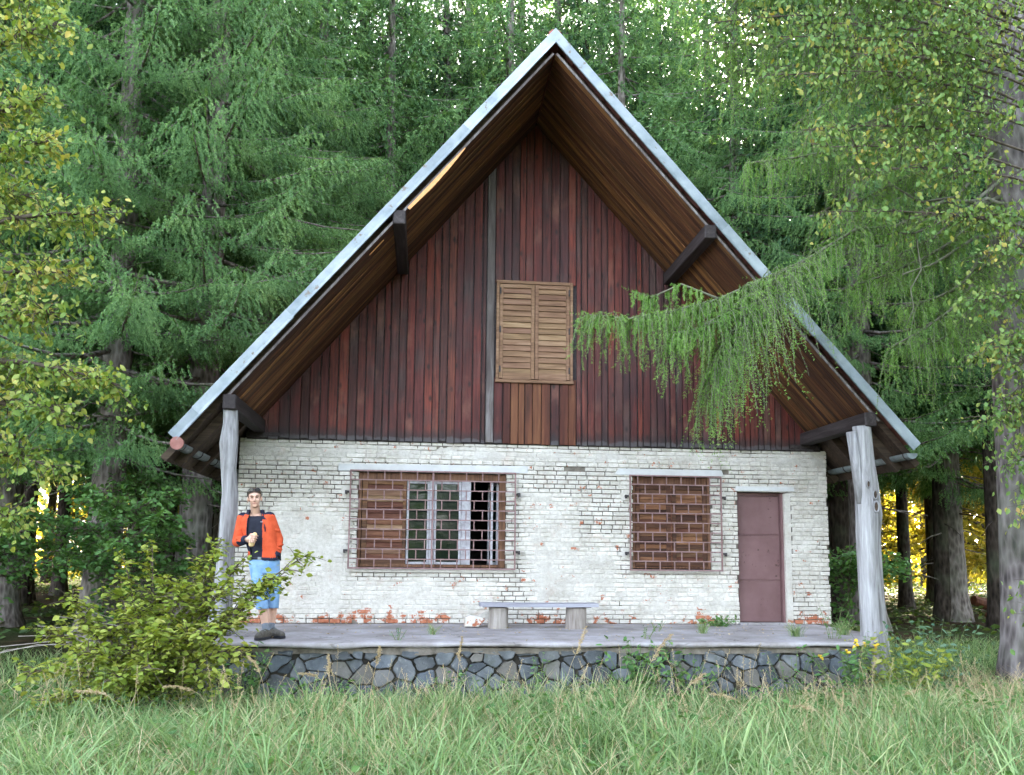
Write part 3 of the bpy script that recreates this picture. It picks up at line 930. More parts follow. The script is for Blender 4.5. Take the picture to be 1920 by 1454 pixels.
        o.parent = dk; o.matrix_parent_inverse = Matrix.Translation(-Vector(dk.location)); COL.objects.link(o)
    q = MB()
    q.box(vtop + d * (Lv / 2) - n * .075 + Vector((0, (YV + .40 + YB + .6) / 2, 0)), (Lv, YB + .6 - YV - .42, .05), rot)
    q.build('tile_field', M['tile'], dk)
    # gutter, half round, with brackets
    e = vtop + d * (Lv + .02) - n * (hv + .03)
    gxp, gzp, rad = e.x + side * .0, e.z - .005, .078
    q = MB()
    nseg = 9
    ring = [(gxp + math.cos(math.pi + math.pi * k / (nseg - 1)) * rad, gzp + math.sin(math.pi + math.pi * k / (nseg - 1)) * rad) for k in range(nseg)]
    ring2 = [(gxp + math.cos(math.pi + math.pi * k / (nseg - 1)) * (rad - .006), gzp + math.sin(math.pi + math.pi * k / (nseg - 1)) * (rad - .006)) for k in range(nseg)]
    y0, y1 = YV + .03, YB + .5
    vv = [(a, y0, b) for a, b in ring] + [(a, y1, b) for a, b in ring] + [(a, y0, b) for a, b in ring2] + [(a, y1, b) for a, b in ring2]
    ff = []
    for k in range(nseg - 1):
        ff += [(k, k + 1, nseg + k + 1, nseg + k), (2 * nseg + k, 3 * nseg + k, 3 * nseg + k + 1, 2 * nseg + k + 1)]
    ff += [tuple(range(nseg))]
    q.add(vv, ff)
    gut = q.build('gutter', M['gutter'], dk)
    for yb_ in (YV + .12, YV + .95, YV + 1.8, YV + 2.7):
        q = MB(); q.tube([(gxp + math.cos(math.pi * (1 + k / 8)) * (rad + .006), yb_, gzp + math.sin(math.pi * (1 + k / 8)) * (rad + .006)) for k in range(9)], .008, 5); q.build('bracket', M['iron'], gut)
    if side < 0:
        q = MB(); q.tube([(gxp, YV + .028, gzp), (gxp, YV - .01, gzp)], rad + .004, 14); q.build('end_cap', M['zinc_red'], gut)
# ridge tile
q = MB(); q.tube([(AX, YV + .05, 8.125), (AX, YB + .5, 8.125)], .095, 12); q.build('ridge_tile', M['tile'], deck[-1])
# torn splinter of raw wood along the left soffit edge and a second small one
d, n = slope_dir(-1), slope_n(-1)
top = Vector((AX, YF, AZ))
def on_left(x): return top + d * ((AX - x) / abs(d.x))
q = MB(); q.add([tuple(on_left(x) + n * w - Vector((0, .03, 0))) for x, w in ((-.30, -.035), (-.02, -.055), (.22, -.042), (.44, -.012), (.44, .0), (.2, .006), (-.02, .002), (-.30, .004))] +
               [tuple(on_left(x) + n * w - Vector((0, .006, 0))) for x, w in ((-.30, -.035), (-.02, -.055), (.22, -.042), (.44, -.012), (.44, .0), (.2, .006), (-.02, .002), (-.30, .004))],
               [tuple(range(8))] + [tuple(8 + k for k in reversed(range(8)))] + [(k, 8 + k, 8 + (k + 1) % 8, (k + 1) % 8) for k in range(8)])
q.build('splinter', M['raw_wood'], house)
q = MB(); q.bar(on_left(-.62) - n * .012 + Vector((0, .16, 0)), on_left(-.80) - n * .012 + Vector((0, .16, 0)), .035, .006, n); q.build('splinter', M['raw_wood'], house)

# ---- purlins that carry the overhang
for (px_, pz_) in ((-2.457, 2.885), (5.985, 2.885), (-.405, 5.40), (3.80, 5.415)):
    q = MB(); q.box((px_, (YF - .06 + YW + .3) / 2, pz_), (.165, YW + .3 - YF + .06, .19), None, .012)
    q.build('purlin', M['beam'], house, loc=(px_, YW, pz_))
# wall plate stubs under the low purlins
for px_ in (-2.40, 5.98):
    q = MB(); q.box((px_, YW + .1, 2.765), (.5, .3, .07), None, .008); q.build('wall_plate', M['beam'], house)

# ---- posts: barked, bleached tree trunks
def post(stations, y, seed, fork=None, foot=None):
    """stations: (z, x_left, x_right)"""
    zs = np.linspace(stations[0][0], stations[-1][0], 46)
    S = np.array(stations)
    xl = np.interp(zs, S[:, 0], S[:, 1]); xr = np.interp(zs, S[:, 0], S[:, 2])
    n_ = 22
    V = []
    for i, z in enumerate(zs):
        cx, r = (xl[i] + xr[i]) / 2, (xr[i] - xl[i]) / 2
        for j in range(n_):
            a = 2 * math.pi * j / n_
            rr = r * (1 + .10 * (float(vnoise(a * 2.2 + 5, z * .9, seed)) - .5) + .09 * (float(vnoise(a * 5.5, z * .35, seed + 3)) - .5))
            V.append((cx + math.cos(a) * rr, y + math.sin(a) * rr * .95, z))
    F = []
    for i in range(len(zs) - 1):
        for j in range(n_):
            F.append((i * n_ + j, i * n_ + (j + 1) % n_, (i + 1) * n_ + (j + 1) % n_, (i + 1) * n_ + j))
    m_ = MB(); m_.add(V, F + [tuple(reversed(range(n_))), tuple((len(zs) - 1) * n_ + j for j in range(n_))])
    return m_.build('post', M['post'], house, loc=((xl[0] + xr[0]) / 2, y, 0), smooth=True)
p1 = post([(-.01, -2.70, -2.33), (.10, -2.62, -2.335), (.55, -2.56, -2.33), (1.1, -2.53, -2.33), (1.25, -2.53, -2.31), (1.75, -2.52, -2.32), (2.05, -2.55, -2.36), (2.38, -2.585, -2.35), (2.62, -2.55, -2.36), (2.80, -2.555, -2.375)], 10.97, 4)
q = MB(); q.tube([(-2.52, 10.95, .10), (-2.66, 10.93, .035), (-2.80, 10.90, .01)], [.10, .07, .03], 10); q.build('root_flare', M['post'], p1, smooth=True)
p2 = post([(-.55, 5.80, 6.19), (-.02, 5.80, 6.16), (.12, 5.805, 6.145), (.5, 5.80, 6.13), (1.07, 5.79, 6.11), (1.35, 5.785, 6.11), (1.6, 5.795, 6.145), (1.75, 5.80, 6.13), (2.0, 5.79, 6.11), (2.3, 5.80, 6.07), (2.80, 5.80, 6.035)], 10.97, 9)
q = MB(); q.tube([(5.885, 10.95, 1.75), (5.82, 10.94, 2.2), (5.745, 10.93, 2.72)], [.085, .075, .07], 10, jit=.06, seed=2); q.build('forked_stub', M['post'], p2, smooth=True)
for (kx, kz, s, yk) in ((5.985, 1.86, .75, 10.803), (5.99, 1.70, .9, 10.803), (5.90, 2.0, .6, 10.815)):
    q = MB()
    q.tube([(kx + math.cos(k / 12 * 6.2832) * .042 * s, yk, kz + math.sin(k / 12 * 6.2832) * .080 * s) for k in range(13)], .016 * s, 6, cap=False)
    kn = q.build('knot', M['post'], p2, smooth=True)
    q = MB(); q.add([(kx + math.cos(k / 12 * 6.2832) * .034 * s, yk - .002, kz + math.sin(k / 12 * 6.2832) * .066 * s) for k in range(12)], [tuple(range(12))])
    q.build('knot_hole', M['rafter'], p2)

# ------------------------------------------------------------------ terrace: concrete slab on a dry stone wall
ter = thing('stone_terrace', 'raised terrace with worn concrete slab on a blue-grey rubble stone wall', 'terrace', (1.4, 11.4, -.6))
NX, NY = 170, 56
V = []; 
for j in range(NY):
    for i in range(NX):
        u = i / (NX - 1); v = j / (NY - 1)
        y = 10.04 + v * (YW + .03 - 10.04)
        xr = 5.48 + 0.62 * float(sm(10.5, 10.95, y)) + .05 * (float(vnoise(y * 3, 2, 4)) - .5)
        xl = -2.86 + .06 * (float(vnoise(y * 3, 8, 4)) - .5)
        x = xl + u * (xr - xl)
        if j < 3: y += .10 * (float(fbm(x * 2.3, 3.1, 8, 4)) - .5) * (1 - j / 3)
        z = .012 * (float(fbm(x * 1.5, y * 1.5, 6)) - .5) + .006 * (float(fbm(x * 9, y * 9, 7)) - .5)
        if j == 0: z -= .012
        V.append((x, y, z - .006))
F = [(j * NX + i, j * NX + i + 1, (j + 1) * NX + i + 1, (j + 1) * NX + i) for j in range(NY - 1) for i in range(NX - 1)]
# skirt
k0 = len(V)
edge = [i for i in range(NX)]
for i in edge: V.append((V[i][0], V[i][1] + .006, -.060 + .03 * (float(vnoise(V[i][0] * 2.1, 5, 3)) - .5)))
for i in range(NX - 1): F.append((i + 1, i, k0 + i, k0 + i + 1))
k1 = len(V)
for i in edge: V.append((V[i][0], V[i][1] + .25, -.078))
for i in range(NX - 1): F.append((k0 + i + 1, k0 + i, k1 + i, k1 + i + 1))
for side_ in (0, NX - 1):
    kk = len(V)
    for j in range(NY): p = V[j * NX + side_]; V.append((p[0], p[1], -.085))
    for j in range(NY - 1): F.append((j * NX + side_, (j + 1) * NX + side_, kk + j + 1, kk + j))
m_ = MB(); m_.add(V, F); m_.build('slab', M['concrete'], ter, smooth=True)
m_ = MB(); m_.box((1.33, 10.55, -.44), (8.3, .80, .70)); m_.box((1.6, 11.9, -.44), (8.6, 1.85, .70)); m_.build('mortar_bed', M['joint'], ter)
# stones: Voronoi cells of jittered seeds
def clip(poly, a, b, c):
    out = []
    for i in range(len(poly)):
        p, q = poly[i], poly[(i + 1) % len(poly)]
        fp, fq = a * p[0] + b * p[1] - c, a * q[0] + b * q[1] - c
        if fp <= 0: out.append(p)
        if (fp < 0 < fq) or (fq < 0 < fp):
            t = fp / (fp - fq); out.append((p[0] + t * (q[0] - p[0]), p[1] + t * (q[1] - p[1])))
    return out
def stones(x0, x1, z0, z1, cw, ch, seed):
    r = random.Random(seed); S = []
    nx = int((x1 - x0) / cw); nz_ = max(1, int((z1 - z0) / ch))
    for j in range(-1, nz_ + 1):
        for i in range(-1, nx + 1):
            S.append((x0 + (i + .5 + (j % 2) * .5 + (r.random() - .5) * 1.4) * (x1 - x0) / nx, z0 + (j + .5 + (r.random() - .5) * 1.15) * (z1 - z0) / nz_))
    for i, (sx_, sz_) in enumerate(S):
        poly = [(x0, z0), (x1, z0), (x1, z1), (x0, z1)]
        for k, (tx, tz) in enumerate(S):
            if k == i or abs(tx - sx_) > cw * 3 or abs(tz - sz_) > ch * 3: continue
            a, b = (tx - sx_), (tz - sz_) * 1.35
            c = a * (tx + sx_) / 2 + b * (tz + sz_) / 2
            poly = clip(poly, a, b, c)
            if len(poly) < 3: break
        if len(poly) >= 3:
            yield poly, r
def shrink(poly, d):
    cx = sum(p[0] for p in poly) / len(poly); cz = sum(p[1] for p in poly) / len(poly)
    out = []
    for p in poly:
        vx, vz = p[0] - cx, p[1] - cz; L = math.hypot(vx, vz)
        if L < d * 2.5: return None
        out.append((p[0] - vx / L * d * 1.25, p[1] - vz / L * d * 1.25))
    return out
for poly, r in stones(-2.80, 5.50, -.78, -.10, .215, .165, 12):
    p = shrink(poly, .004 + r.random() ** 2 * .013)
    if not p: continue
    # jitter: knock corners off
    q_ = []
    for i in range(len(p)):
        a, b = Vector(p[i]), Vector(p[(i + 1) % len(p)])
        if (b - a).length > .05:
            q_.append(tuple(a.lerp(b, .10 + r.random() * .06)))
            e_ = (b - a); nrm = Vector((-e_.y, e_.x)).normalized()
            if e_.length > .10:
                for tq in (.36, .64): q_.append(tuple(a.lerp(b, tq + (r.random() - .5) * .12) + nrm * (r.random() - .42) * .018))
            q_.append(tuple(a.lerp(b, .84 + r.random() * .08)))
    if len(q_) < 3: continue
    ar = sum(q_[i][0] * q_[(i + 1) % len(q_)][1] - q_[(i + 1) % len(q_)][0] * q_[i][1] for i in range(len(q_)))
    if ar < 0: q_.reverse()
    y0 = 10.080 + r.random() * .05
    m_ = MB(); m_.prism(q_, y0, 10.2, .006 + .008 * r.random())
    # tilt the face
    tx, tz = (r.random() - .5) * .22, (r.random() - .5) * .26
    cx = sum(v[0] for v in q_) / len(q_); cz = sum(v[1] for v in q_) / len(q_)
    m_.v = [(v[0], v[1] + ((v[0] - cx) * tx + (v[2] - cz) * tz if v[1] < 10.15 else 0), v[2]) for v in m_.v]
    m_.build('stone', M['stone'], ter, loc=(cx, y0, cz))
# a strip of rough mortar under the slab lip
m_ = MB()
xs = np.linspace(-2.8, 5.5, 130)
top_ = [(x, 10.095 + .02 * float(vnoise(x * 6, 1, 2)), -.07) for x in xs]; bot_ = [(x, 10.085 + .03 * float(vnoise(x * 5, 7, 2)), -.115 - .04 * float(vnoise(x * 3.2, 4, 2))) for x in xs]
m_.add(top_ + bot_, [(i, 130 + i, 130 + i + 1, i + 1) for i in range(129)])
m_.build('mortar_strip', M['mortar'], ter)

# ------------------------------------------------------------------ bench on two sawn logs, and a broken block beside it
bench = thing('log_bench', 'low bench of one grey plank on two sawn log legs against the brick wall', 'bench', (1.63, 12.1, 0))
q = MB(); nn = 24
V = []
for i in range(nn):
    x = .80 + 1.66 * i / (nn - 1)
    sag = -.006 * math.sin(math.pi * i / (nn - 1)); e0 = .012 * (float(vnoise(x * 5, 1, 6)) - .5); e1 = .012 * (float(vnoise(x * 5, 9, 6)) - .5)
    for (y, z) in ((11.90 + e0, .302), (12.27 + e1, .302), (12.27 + e1, .350), (11.905 + e0, .350)):
        V.append((x, y, z + sag))
F = [(i * 4 + k, i * 4 + (k + 1) % 4, (i + 1) * 4 + (k + 1) % 4, (i + 1) * 4 + k) for i in range(nn - 1) for k in range(4)] + [(3, 2, 1, 0), tuple((nn - 1) * 4 + k for k in range(4))]
q.add(V, F)
M['bench_top'] = wood('grey_bench_plank', (0.15, 0.14, 0.16), (0.28, 0.275, 0.31), (0.42, 0.41, 0.45), 'X', 8, 16, 0.8, 0.1, False)
M['log'] = wood('peeled_log', (0.11, 0.085, 0.07), (0.25, 0.215, 0.19), (0.38, 0.34, 0.32), 'Z', 8, 10, 0.85, 0.15, False)
q.build('seat', M['bench_top'], bench)
for lx, r0 in ((1.065, .140), (2.165, .148)):
    q = MB(); q.tube([(lx, 12.08, -.01), (lx, 12.08, .1), (lx + .004, 12.08, .2), (lx + .006, 12.08, .283)], [r0 * 1.03, r0, r0 * .985, r0 * .97], 18, jit=.02, seed=int(lx * 10))
    q.build('leg', M['log'], bench, smooth=False)
    q = MB(); s = -1 if lx < 1.5 else 1
    q.box((lx + s * .05, 12.1, .2925), (.34, .09, .017), None, .003); q.build('cleat', M['beam'], bench)
blk = thing('broken_block', 'broken whitewashed brick chunk leaning beside the left log of the bench', 'rubble', (.74, 12.3, 0))
q = MB(); q.prism([(.60, .005), (.80, .005), (.90, .11), (.84, .145), (.68, .165), (.61, .13)], 12.18, 12.36, .012); q.build('chunk', M['brick'], blk)
q = MB(); q.box((.87, 12.38, .145), (.24, .13, .062), Matrix.Rotation(R(-22), 3, 'Y'), .008); q.build('chunk', M['plaster'], blk)
# ------------------------------------------------------------------ vegetation materials
M['needle'] = leafmat('spruce_needles', [(0.0, (0.026, 0.078, 0.030)), (0.45, (0.094, 0.195, 0.062)), (0.8, (0.175, 0.295, 0.098)), (1.0, (0.255, 0.375, 0.132))], 0.32, 0.6, 0.6, 1.4, (1.2, 1.2, .6))
M['needle_far'] = leafmat('shade_darkened_far_needles', [(0.0, (0.016, 0.046, 0.020)), (0.5, (0.042, 0.105, 0.042)), (1.0, (0.095, 0.170, 0.055))], 0.30, 0.6, 0.6, .7, (1.3, 1.2, .5))  # shade of the forest interior put into a darker needle colour
M['larch'] = leafmat('larch_needles', [(0.0, (0.070, 0.170, 0.032)), (0.5, (0.170, 0.325, 0.065)), (1.0, (0.310, 0.450, 0.125))], 0.35, 0.55, 0.5, 2.0, (1.2, 1.2, .5))
M['leaf_yellowing'] = leafmat('yellowing_leaves', [(0.0, (0.070, 0.135, 0.030)), (0.40, (0.160, 0.255, 0.055)), (0.66, (0.280, 0.340, 0.080)), (0.86, (0.45, 0.40, 0.12)), (1.0, (0.60, 0.47, 0.24))], 0.38, 0.5, 0.45, 1.8, (1.25, 1.1, .4))
M['leaf_mixed'] = leafmat('green_and_gold_leaves', [(0.0, (0.060, 0.125, 0.032)), (0.45, (0.150, 0.260, 0.075)), (0.72, (0.255, 0.330, 0.095)), (0.90, (0.46, 0.37, 0.09)), (1.0, (0.60, 0.42, 0.18))], 0.38, 0.5, 0.4, 1.6, (1.25, 1.1, .4))
M['leaf_green'] = leafmat('fresh_green_leaves', [(0.0, (0.035, 0.095, 0.028)), (0.5, (0.085, 0.190, 0.052)), (1.0, (0.16, 0.29, 0.085))], 0.38, 0.5, 0.4, 2.0)
M['leaf_bush'] = leafmat('olive_bush_leaves', [(0.0, (0.110, 0.170, 0.026)), (0.4, (0.225, 0.295, 0.048)), (0.75, (0.350, 0.385, 0.085)), (1.0, (0.47, 0.44, 0.16))], 0.38, 0.5, 0.4, 2.5, (1.2, 1.1, .4))
M['leaf_sun'] = leafmat('sun_tinted_edge_leaves', [(0.0, (0.13, 0.16, 0.03)), (0.5, (0.32, 0.30, 0.055)), (1.0, (0.52, 0.42, 0.10))], 0.55, 0.5, 0.4, .8, (1.3, 1.15, .45))  # yellow-green leaves, the golden sun glow painted into their colour
M['grass'] = leafmat('meadow_grass', [(0.0, (0.060, 0.105, 0.030)), (0.38, (0.140, 0.235, 0.085)), (0.62, (0.235, 0.320, 0.130)), (0.80, (0.40, 0.40, 0.22)), (1.0, (0.58, 0.49, 0.32))], 0.3, 0.6, 0.40, .55, (1.1, 1.1, .6))
M['straw'] = leafmat('dry_straw', [(0.0, (0.30, 0.22, 0.12)), (0.5, (0.47, 0.36, 0.21)), (1.0, (0.62, 0.51, 0.33))], 0.25, 0.7, 0.2, 3.0, (1.1, 1.0, .7))
M['fern'] = leafmat('forest_herbs', [(0.0, (0.020, 0.050, 0.014)), (0.5, (0.060, 0.105, 0.028)), (1.0, (0.16, 0.19, 0.05))], 0.35, 0.55, 0.6, .5)
M['flower'] = plain('yellow_flower', (0.60, 0.36, 0.02), (0.75, 0.50, 0.05), 20, 0.8, 0.002)
def barkmat(name, a, b, c, sc=1.0):
    t = NT(name)
    v, rd = t.objvec()
    g = t.noise(t.scaled(v, (1, 1, .22)), 11 * sc, 6, 0.65, .5)
    big = t.noise(v, 1.7, 3, .5)
    vo = t.n('TexVoronoi'); t.set(vo, 'Vector', t.scaled(v, (1, 1, .35))); t.set(vo, 'Scale', 16 * sc)
    f = t.math('ADD', t.math('MULTIPLY', g, .6), t.math('MULTIPLY', vo.outputs['Distance'], .45))
    col = t.ramp(f, [(.28, a), (.5, b), (.75, c)])
    col = t.mix(t.math('MULTIPLY', t.rampf(big, .48, .72), .45), col, (0.10, 0.125, 0.075))
    t.bsdf(col, .95, f, .035, .9, 0, .1)
    return t.m
M['bark'] = barkmat('spruce_bark', (0.05, 0.042, 0.038), (0.145, 0.122, 0.108), (0.28, 0.245, 0.225))
M['bark_far'] = barkmat('shade_darkened_far_bark', (0.014, 0.011, 0.009), (0.040, 0.031, 0.025), (0.085, 0.066, 0.054))  # darker copy of the bark, forest shade painted in
M['bark_grey'] = barkmat('grey_larch_bark', (0.045, 0.039, 0.038), (0.135, 0.115, 0.110), (0.25, 0.222, 0.215), .8)
M['twig'] = plain('twig', (0.05, 0.038, 0.028), (0.13, 0.10, 0.075), 12, .9, .003)
M['twig_moss'] = plain('mossy_branch', (0.06, 0.062, 0.036), (0.17, 0.165, 0.115), 14, .9, .004)

# ------------------------------------------------------------------ ground: one sheet to the horizon
def groundmat():
    t = NT('ground_soil')
    p = t.pos()
    n1 = t.noise(p, .35, 5, .6); n2 = t.noise(p, 4, 5, .65); n3 = t.noise(p, 28, 3, .6)
    litter = t.ramp(n2, [(.3, (0.020, 0.014, 0.009)), (.55, (0.055, 0.036, 0.020)), (.75, (0.11, 0.07, 0.036))])
    moss = t.ramp(n3, [(.3, (0.018, 0.032, 0.010)), (.7, (0.055, 0.082, 0.024))])
    col = t.mix(t.rampf(n1, .42, .6), litter, moss)
    t.bsdf(col, 1.0, t.math('ADD', n2, n3), .05, .8, 0, .05)
    return t.m
ax_ = np.unique(np.concatenate([np.linspace(-14, 18, 65), np.linspace(-60, -14, 24), np.linspace(18, 64, 24), np.array([-900, -400, -150, 150, 400, 900.])]))
ay_ = np.unique(np.concatenate([np.linspace(-2, 24, 53), np.linspace(24, 70, 24), np.linspace(-40, -2, 14), np.array([-900, -300, -100, 120, 300, 900.])]))
GXX, GYY = np.meshgrid(ax_, ay_)
GV = np.stack([GXX, GYY, ground_z(GXX, GYY)], -1).reshape(-1, 3)
ii = np.arange(GXX.size).reshape(GXX.shape)
gnd = np_mesh('ground', GV, np.stack([ii[:-1, :-1], ii[:-1, 1:], ii[1:, 1:], ii[1:, :-1]], -1).reshape(-1, 4), groundmat(), smooth=True)
tag(gnd, kind='structure')

# ------------------------------------------------------------------ builders for needles and leaves
def unit(a):
    return a / np.maximum(np.linalg.norm(a, axis=-1, keepdims=True), 1e-9)

def needles(A, B, r, nl, w, ns, per, sag=0.0):
    """twigs A->B clothed in needle tufts: triangles that stand off the twig; returns V,F"""
    n = len(A)
    t = (np.arange(ns) + .5) / ns
    t = np.clip(t[None, :] + r.uniform(-.4, .4, (n, ns)) / ns, 0, 1)[..., None]
    P = A[:, None] + (B - A)[:, None] * t
    P[..., 2] -= sag * (t[..., 0] * (1 - t[..., 0])) * 4
    d = unit(B - A)[:, None, :].repeat(ns, 1)
    P = P[:, :, None].repeat(per, 2).reshape(-1, 3)
    d = d[:, :, None].repeat(per, 2).reshape(-1, 3)
    e = r.normal(size=P.shape)
    e = unit(e - d * (e * d).sum(1, keepdims=True))
    L = (np.asarray(nl) * np.ones(n))[:, None, None].repeat(ns, 1).repeat(per, 2).reshape(-1, 1) * r.uniform(.7, 1.25, (len(P), 1))
    tip = P + (e * .72 + d * .75) * L
    b1 = P - d * w * .6
    b2 = P + d * w + e * w * .25
    V = np.stack([b1, b2, tip], 1).reshape(-1, 3)
    F = np.arange(len(V)).reshape(-1, 3)
    return V, F

def leaves(P, r, size, hang=.5, asp=.62, flat=.5):
    """pointed oval leaves folded a little along the midrib; hang: 0 level .. 1 pointing down"""
    n = len(P)
    az = r.uniform(0, 2 * np.pi, n)
    d = np.stack([np.cos(az) * (1 - hang), np.sin(az) * (1 - hang), -hang + r.normal(0, .25, n)], -1); d = unit(d)
    nn = r.normal(size=(n, 3)) * (1 - flat) + np.array([0, 0, 1.0]) * flat
    nn = unit(nn - d * (nn * d).sum(1, keepdims=True))
    s = np.cross(d, nn)
    L = (size * r.uniform(.45, 1.40, n))[:, None]
    W = L * asp * .5
    m1, m2 = P + d * L * .38, P + d * L * .72
    up_ = nn * W * .28
    V = np.stack([P, m1 - s * W + up_, m1 + s * W + up_, m2 - s * W * .72 + up_, m2 + s * W * .72 + up_, P + d * L], 1)
    F = np.array([[0, 2, 4, 5], [0, 5, 3, 1]])
    FF = (np.arange(n)[:, None, None] * 6 + F[None]).reshape(-1, 4)
    return V.reshape(-1, 3), FF

def cat(parts):
    V, F, k = [], [], 0
    for v, f in parts:
        V.append(v); F.append(f + k); k += len(v)
    return np.concatenate(V), np.concatenate(F)

# ------------------------------------------------------------------ Norway spruce with hanging curtains of twigs
def spruce(name, label, seed, height, zlow, lmax, zfine, rtrunk, dens=1.0, mat=None, bark=None, fine=True):
    r = np.random.default_rng(seed)
    root = thing(name, label, 'tree', (0, 0, 0))
    mb = MB()
    zs = np.concatenate([np.linspace(-.4, 1.0, 5), np.linspace(1.8, height, 12)])
    wob = [(0.05 * math.sin(z * .35 + seed), 0.05 * math.cos(z * .3 + seed * 2)) for z in zs]
    rad = [rtrunk * (1 - max(z, 0) / height * .93) * (1 + .45 * math.exp(-max(z, -.2) * 2.6)) for z in zs]
    mb.tube([(wob[i][0], wob[i][1], zs[i]) for i in range(len(zs))], rad, 14 if fine else 9, jit=.05, seed=seed)
    # stubs and dead branches below the crown
    rr = random.Random(seed)
    for k in range(26 if fine else 14):
        z = 1.2 + (zlow + 2.5) * rr.random(); a = rr.random() * 6.283; L = .25 + rr.random() * (1.2 if fine else .9)
        r0 = rtrunk * (1 - z / height)
        dx, dy = math.cos(a), math.sin(a)
        mb.tube([(dx * r0 * .8, dy * r0 * .8, z), (dx * (r0 + L * .5), dy * (r0 + L * .5), z - .03 - .08 * rr.random()), (dx * (r0 + L), dy * (r0 + L), z - .10 - .22 * rr.random())], [.020, .013, .005], 4)
    # branches: paths and twigs
    A, B, NLs = [], [], []
    Ac, Bc = [], []
    z = zlow
    while z < height - .6:
        u = (z - zlow) / (height - zlow)
        nb = 6 if z < zfine else 5
        if not fine: nb = 5
        ph = rr.random() * 6.283
        for b in range(nb):
            az = ph + b / nb * 6.283 + rr.uniform(-.35, .35)
            zb = z + rr.uniform(-.22, .22)
            L = (lmax * (1 - u) ** .75 + .25) * rr.uniform(.72, 1.1)
            if u < .06: L *= .75
            ca, sa = math.cos(az), math.sin(az)
            bow = rr.uniform(.75, 1.25)
            def path(s):
                h = zb + L * bow * (-.42 * s + .34 * s * s) * (1 if z > zlow + 1 else 1.3)
                return np.stack([ca * L * s, sa * L * s, h], -1)
            pts = path(np.linspace(0, 1, 6))
            mb.tube([tuple(p) for p in pts], [.030 * L / 3 + .008, .026 * L / 3 + .006, .02 * L / 3 + .004, .014 * L / 3 + .003, .008, .004], 4)
            far = z > zfine or not fine
            step = (.14 if not far else .24) / dens
            s = np.arange(.10 + .18 * rr.random(), 1.0, step / L)
            c0 = path(s)
            side = np.array([-sa, ca, 0.])
            outw = np.array([ca, sa, 0.])
            for sg in (-1, 1):
                lat = np.minimum(.80, .40 * L) * (1 - .72 * s) * r.uniform(.65, 1.15, len(s)) + .05
                dirl = unit(sg * side * .8 + outw * .62 + np.array([0, 0, -.16]))
                e0 = c0 + dirl[None] * lat[:, None]
                e0[:, 2] -= .22 * lat
                sp = .115 if not far else .19
                for i in range(len(s)):
                    m = max(1, int(lat[i] / sp))
                    tt = (np.arange(m) + .5 + r.uniform(-.3, .3, m)) / m
                    a0 = c0[i] + (e0[i] - c0[i]) * tt[:, None]
                    hang = (.13 + .24 * r.random(m)) * (1.0 if not far else 1.5) * (.55 + .6 * min(1, L / 2.5)) * (1.05 - .45 * s[i])
                    dd = unit(np.array([0, 0, -1.0])[None] + dirl[None] * r.uniform(.15, .75, (m, 1)) + r.normal(0, .16, (m, 3)) + outw * .2)
                    (A if not far else Ac).append(a0); (B if not far else Bc).append(a0 + dd * hang[:, None])
            # leading shoots along the branch top and its tip
            a0 = c0; b0 = c0 + unit(outw[None] + r.normal(0, .25, (len(s), 3)) + np.array([0, 0, .05])) * (.13 if not far else .2)
            (A if not far else Ac).append(a0); (B if not far else Bc).append(b0)
        z += (.46 if z < zfine and fine else .55) * rr.uniform(.8, 1.15)
    parts = []
    if A:
        A = np.concatenate(A); B = np.concatenate(B)
        parts.append(needles(A, B, r, .040, .024, 8, 3))
    if Ac:
        Ac = np.concatenate(Ac); Bc = np.concatenate(Bc)
        parts.append(needles(Ac, Bc, r, .10, .055, 4, 3))
    mb.build('trunk', bark or M['bark'], root, smooth=True)
    V, F = cat(parts)
    np_mesh('crown', V, F, mat or M['needle'], root)
    return root

G_L = 'spruces beside the left of the cottage'
near_a = spruce('spruce_tree', 'tall spruce with thick pale trunk and drooping branches left of the roof', 101, 21, 3.4, 3.9, 11.6, .30)
near_b = spruce('spruce_tree', 'big spruce whose grey trunk rises just behind the left gutter end', 202, 22, 4.3, 3.6, 12.5, .32)
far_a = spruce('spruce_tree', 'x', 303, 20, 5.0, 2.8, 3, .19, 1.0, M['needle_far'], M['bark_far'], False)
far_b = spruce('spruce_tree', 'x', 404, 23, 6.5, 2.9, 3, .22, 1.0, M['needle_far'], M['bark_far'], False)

def place(root, x, y, rot, s=1.0):
    root.location = (x, y, gz(x, y)); root.rotation_euler = (0, 0, rot); root.scale = (s, s, s)
place(near_a, -5.35, 15.0, 1.1)
place(near_b, -4.02, 15.6, 2.3)
def put(proto, x, y, rot, s, label, group=None):
    return copy_tree(proto, (x, y, gz(x, y)), rot, s, label, group)
put(near_a, -7.9, 17.2, 4.0, 1.05, 'spruce behind the yellowing leaves at the left edge')
put(near_b, -3.75, 19.3, .4, 1.0, 'spruce close to the rear left corner of the cottage roof')
put(near_a, -1.2, 23.0, 2.6, 1.06, 'spruce rising over the left roof slope behind the cottage')
put(near_b, 2.2, 23.6, 5.1, 1.05, 'spruce standing straight behind the roof ridge')
put(near_a, 5.4, 22.6, .2, 1.0, 'spruce rising over the right roof slope behind the cottage')
put(near_b, 9.2, 17.0, 3.3, 1.0, 'spruce beyond the right roof edge, behind the hanging larch twigs')
put(near_a, 12.6, 19.5, 5.6, 1.1, 'spruce behind the big grey trunk at the right edge')
put(near_b, -6.4, 21.5, 1.7, 1.05, 'spruce in the second row between the left trunks')
put(near_a, -3.0, 22.2, 5.2, 1.1, 'spruce filling the gap left of the ridge behind the cottage')
put(near_b, 4.0, 25.5, 1.2, 1.12, 'spruce half hidden behind the ridge, right of it')
put(near_a, 7.6, 19.8, 3.9, 1.0, 'spruce close behind the right roof slope')
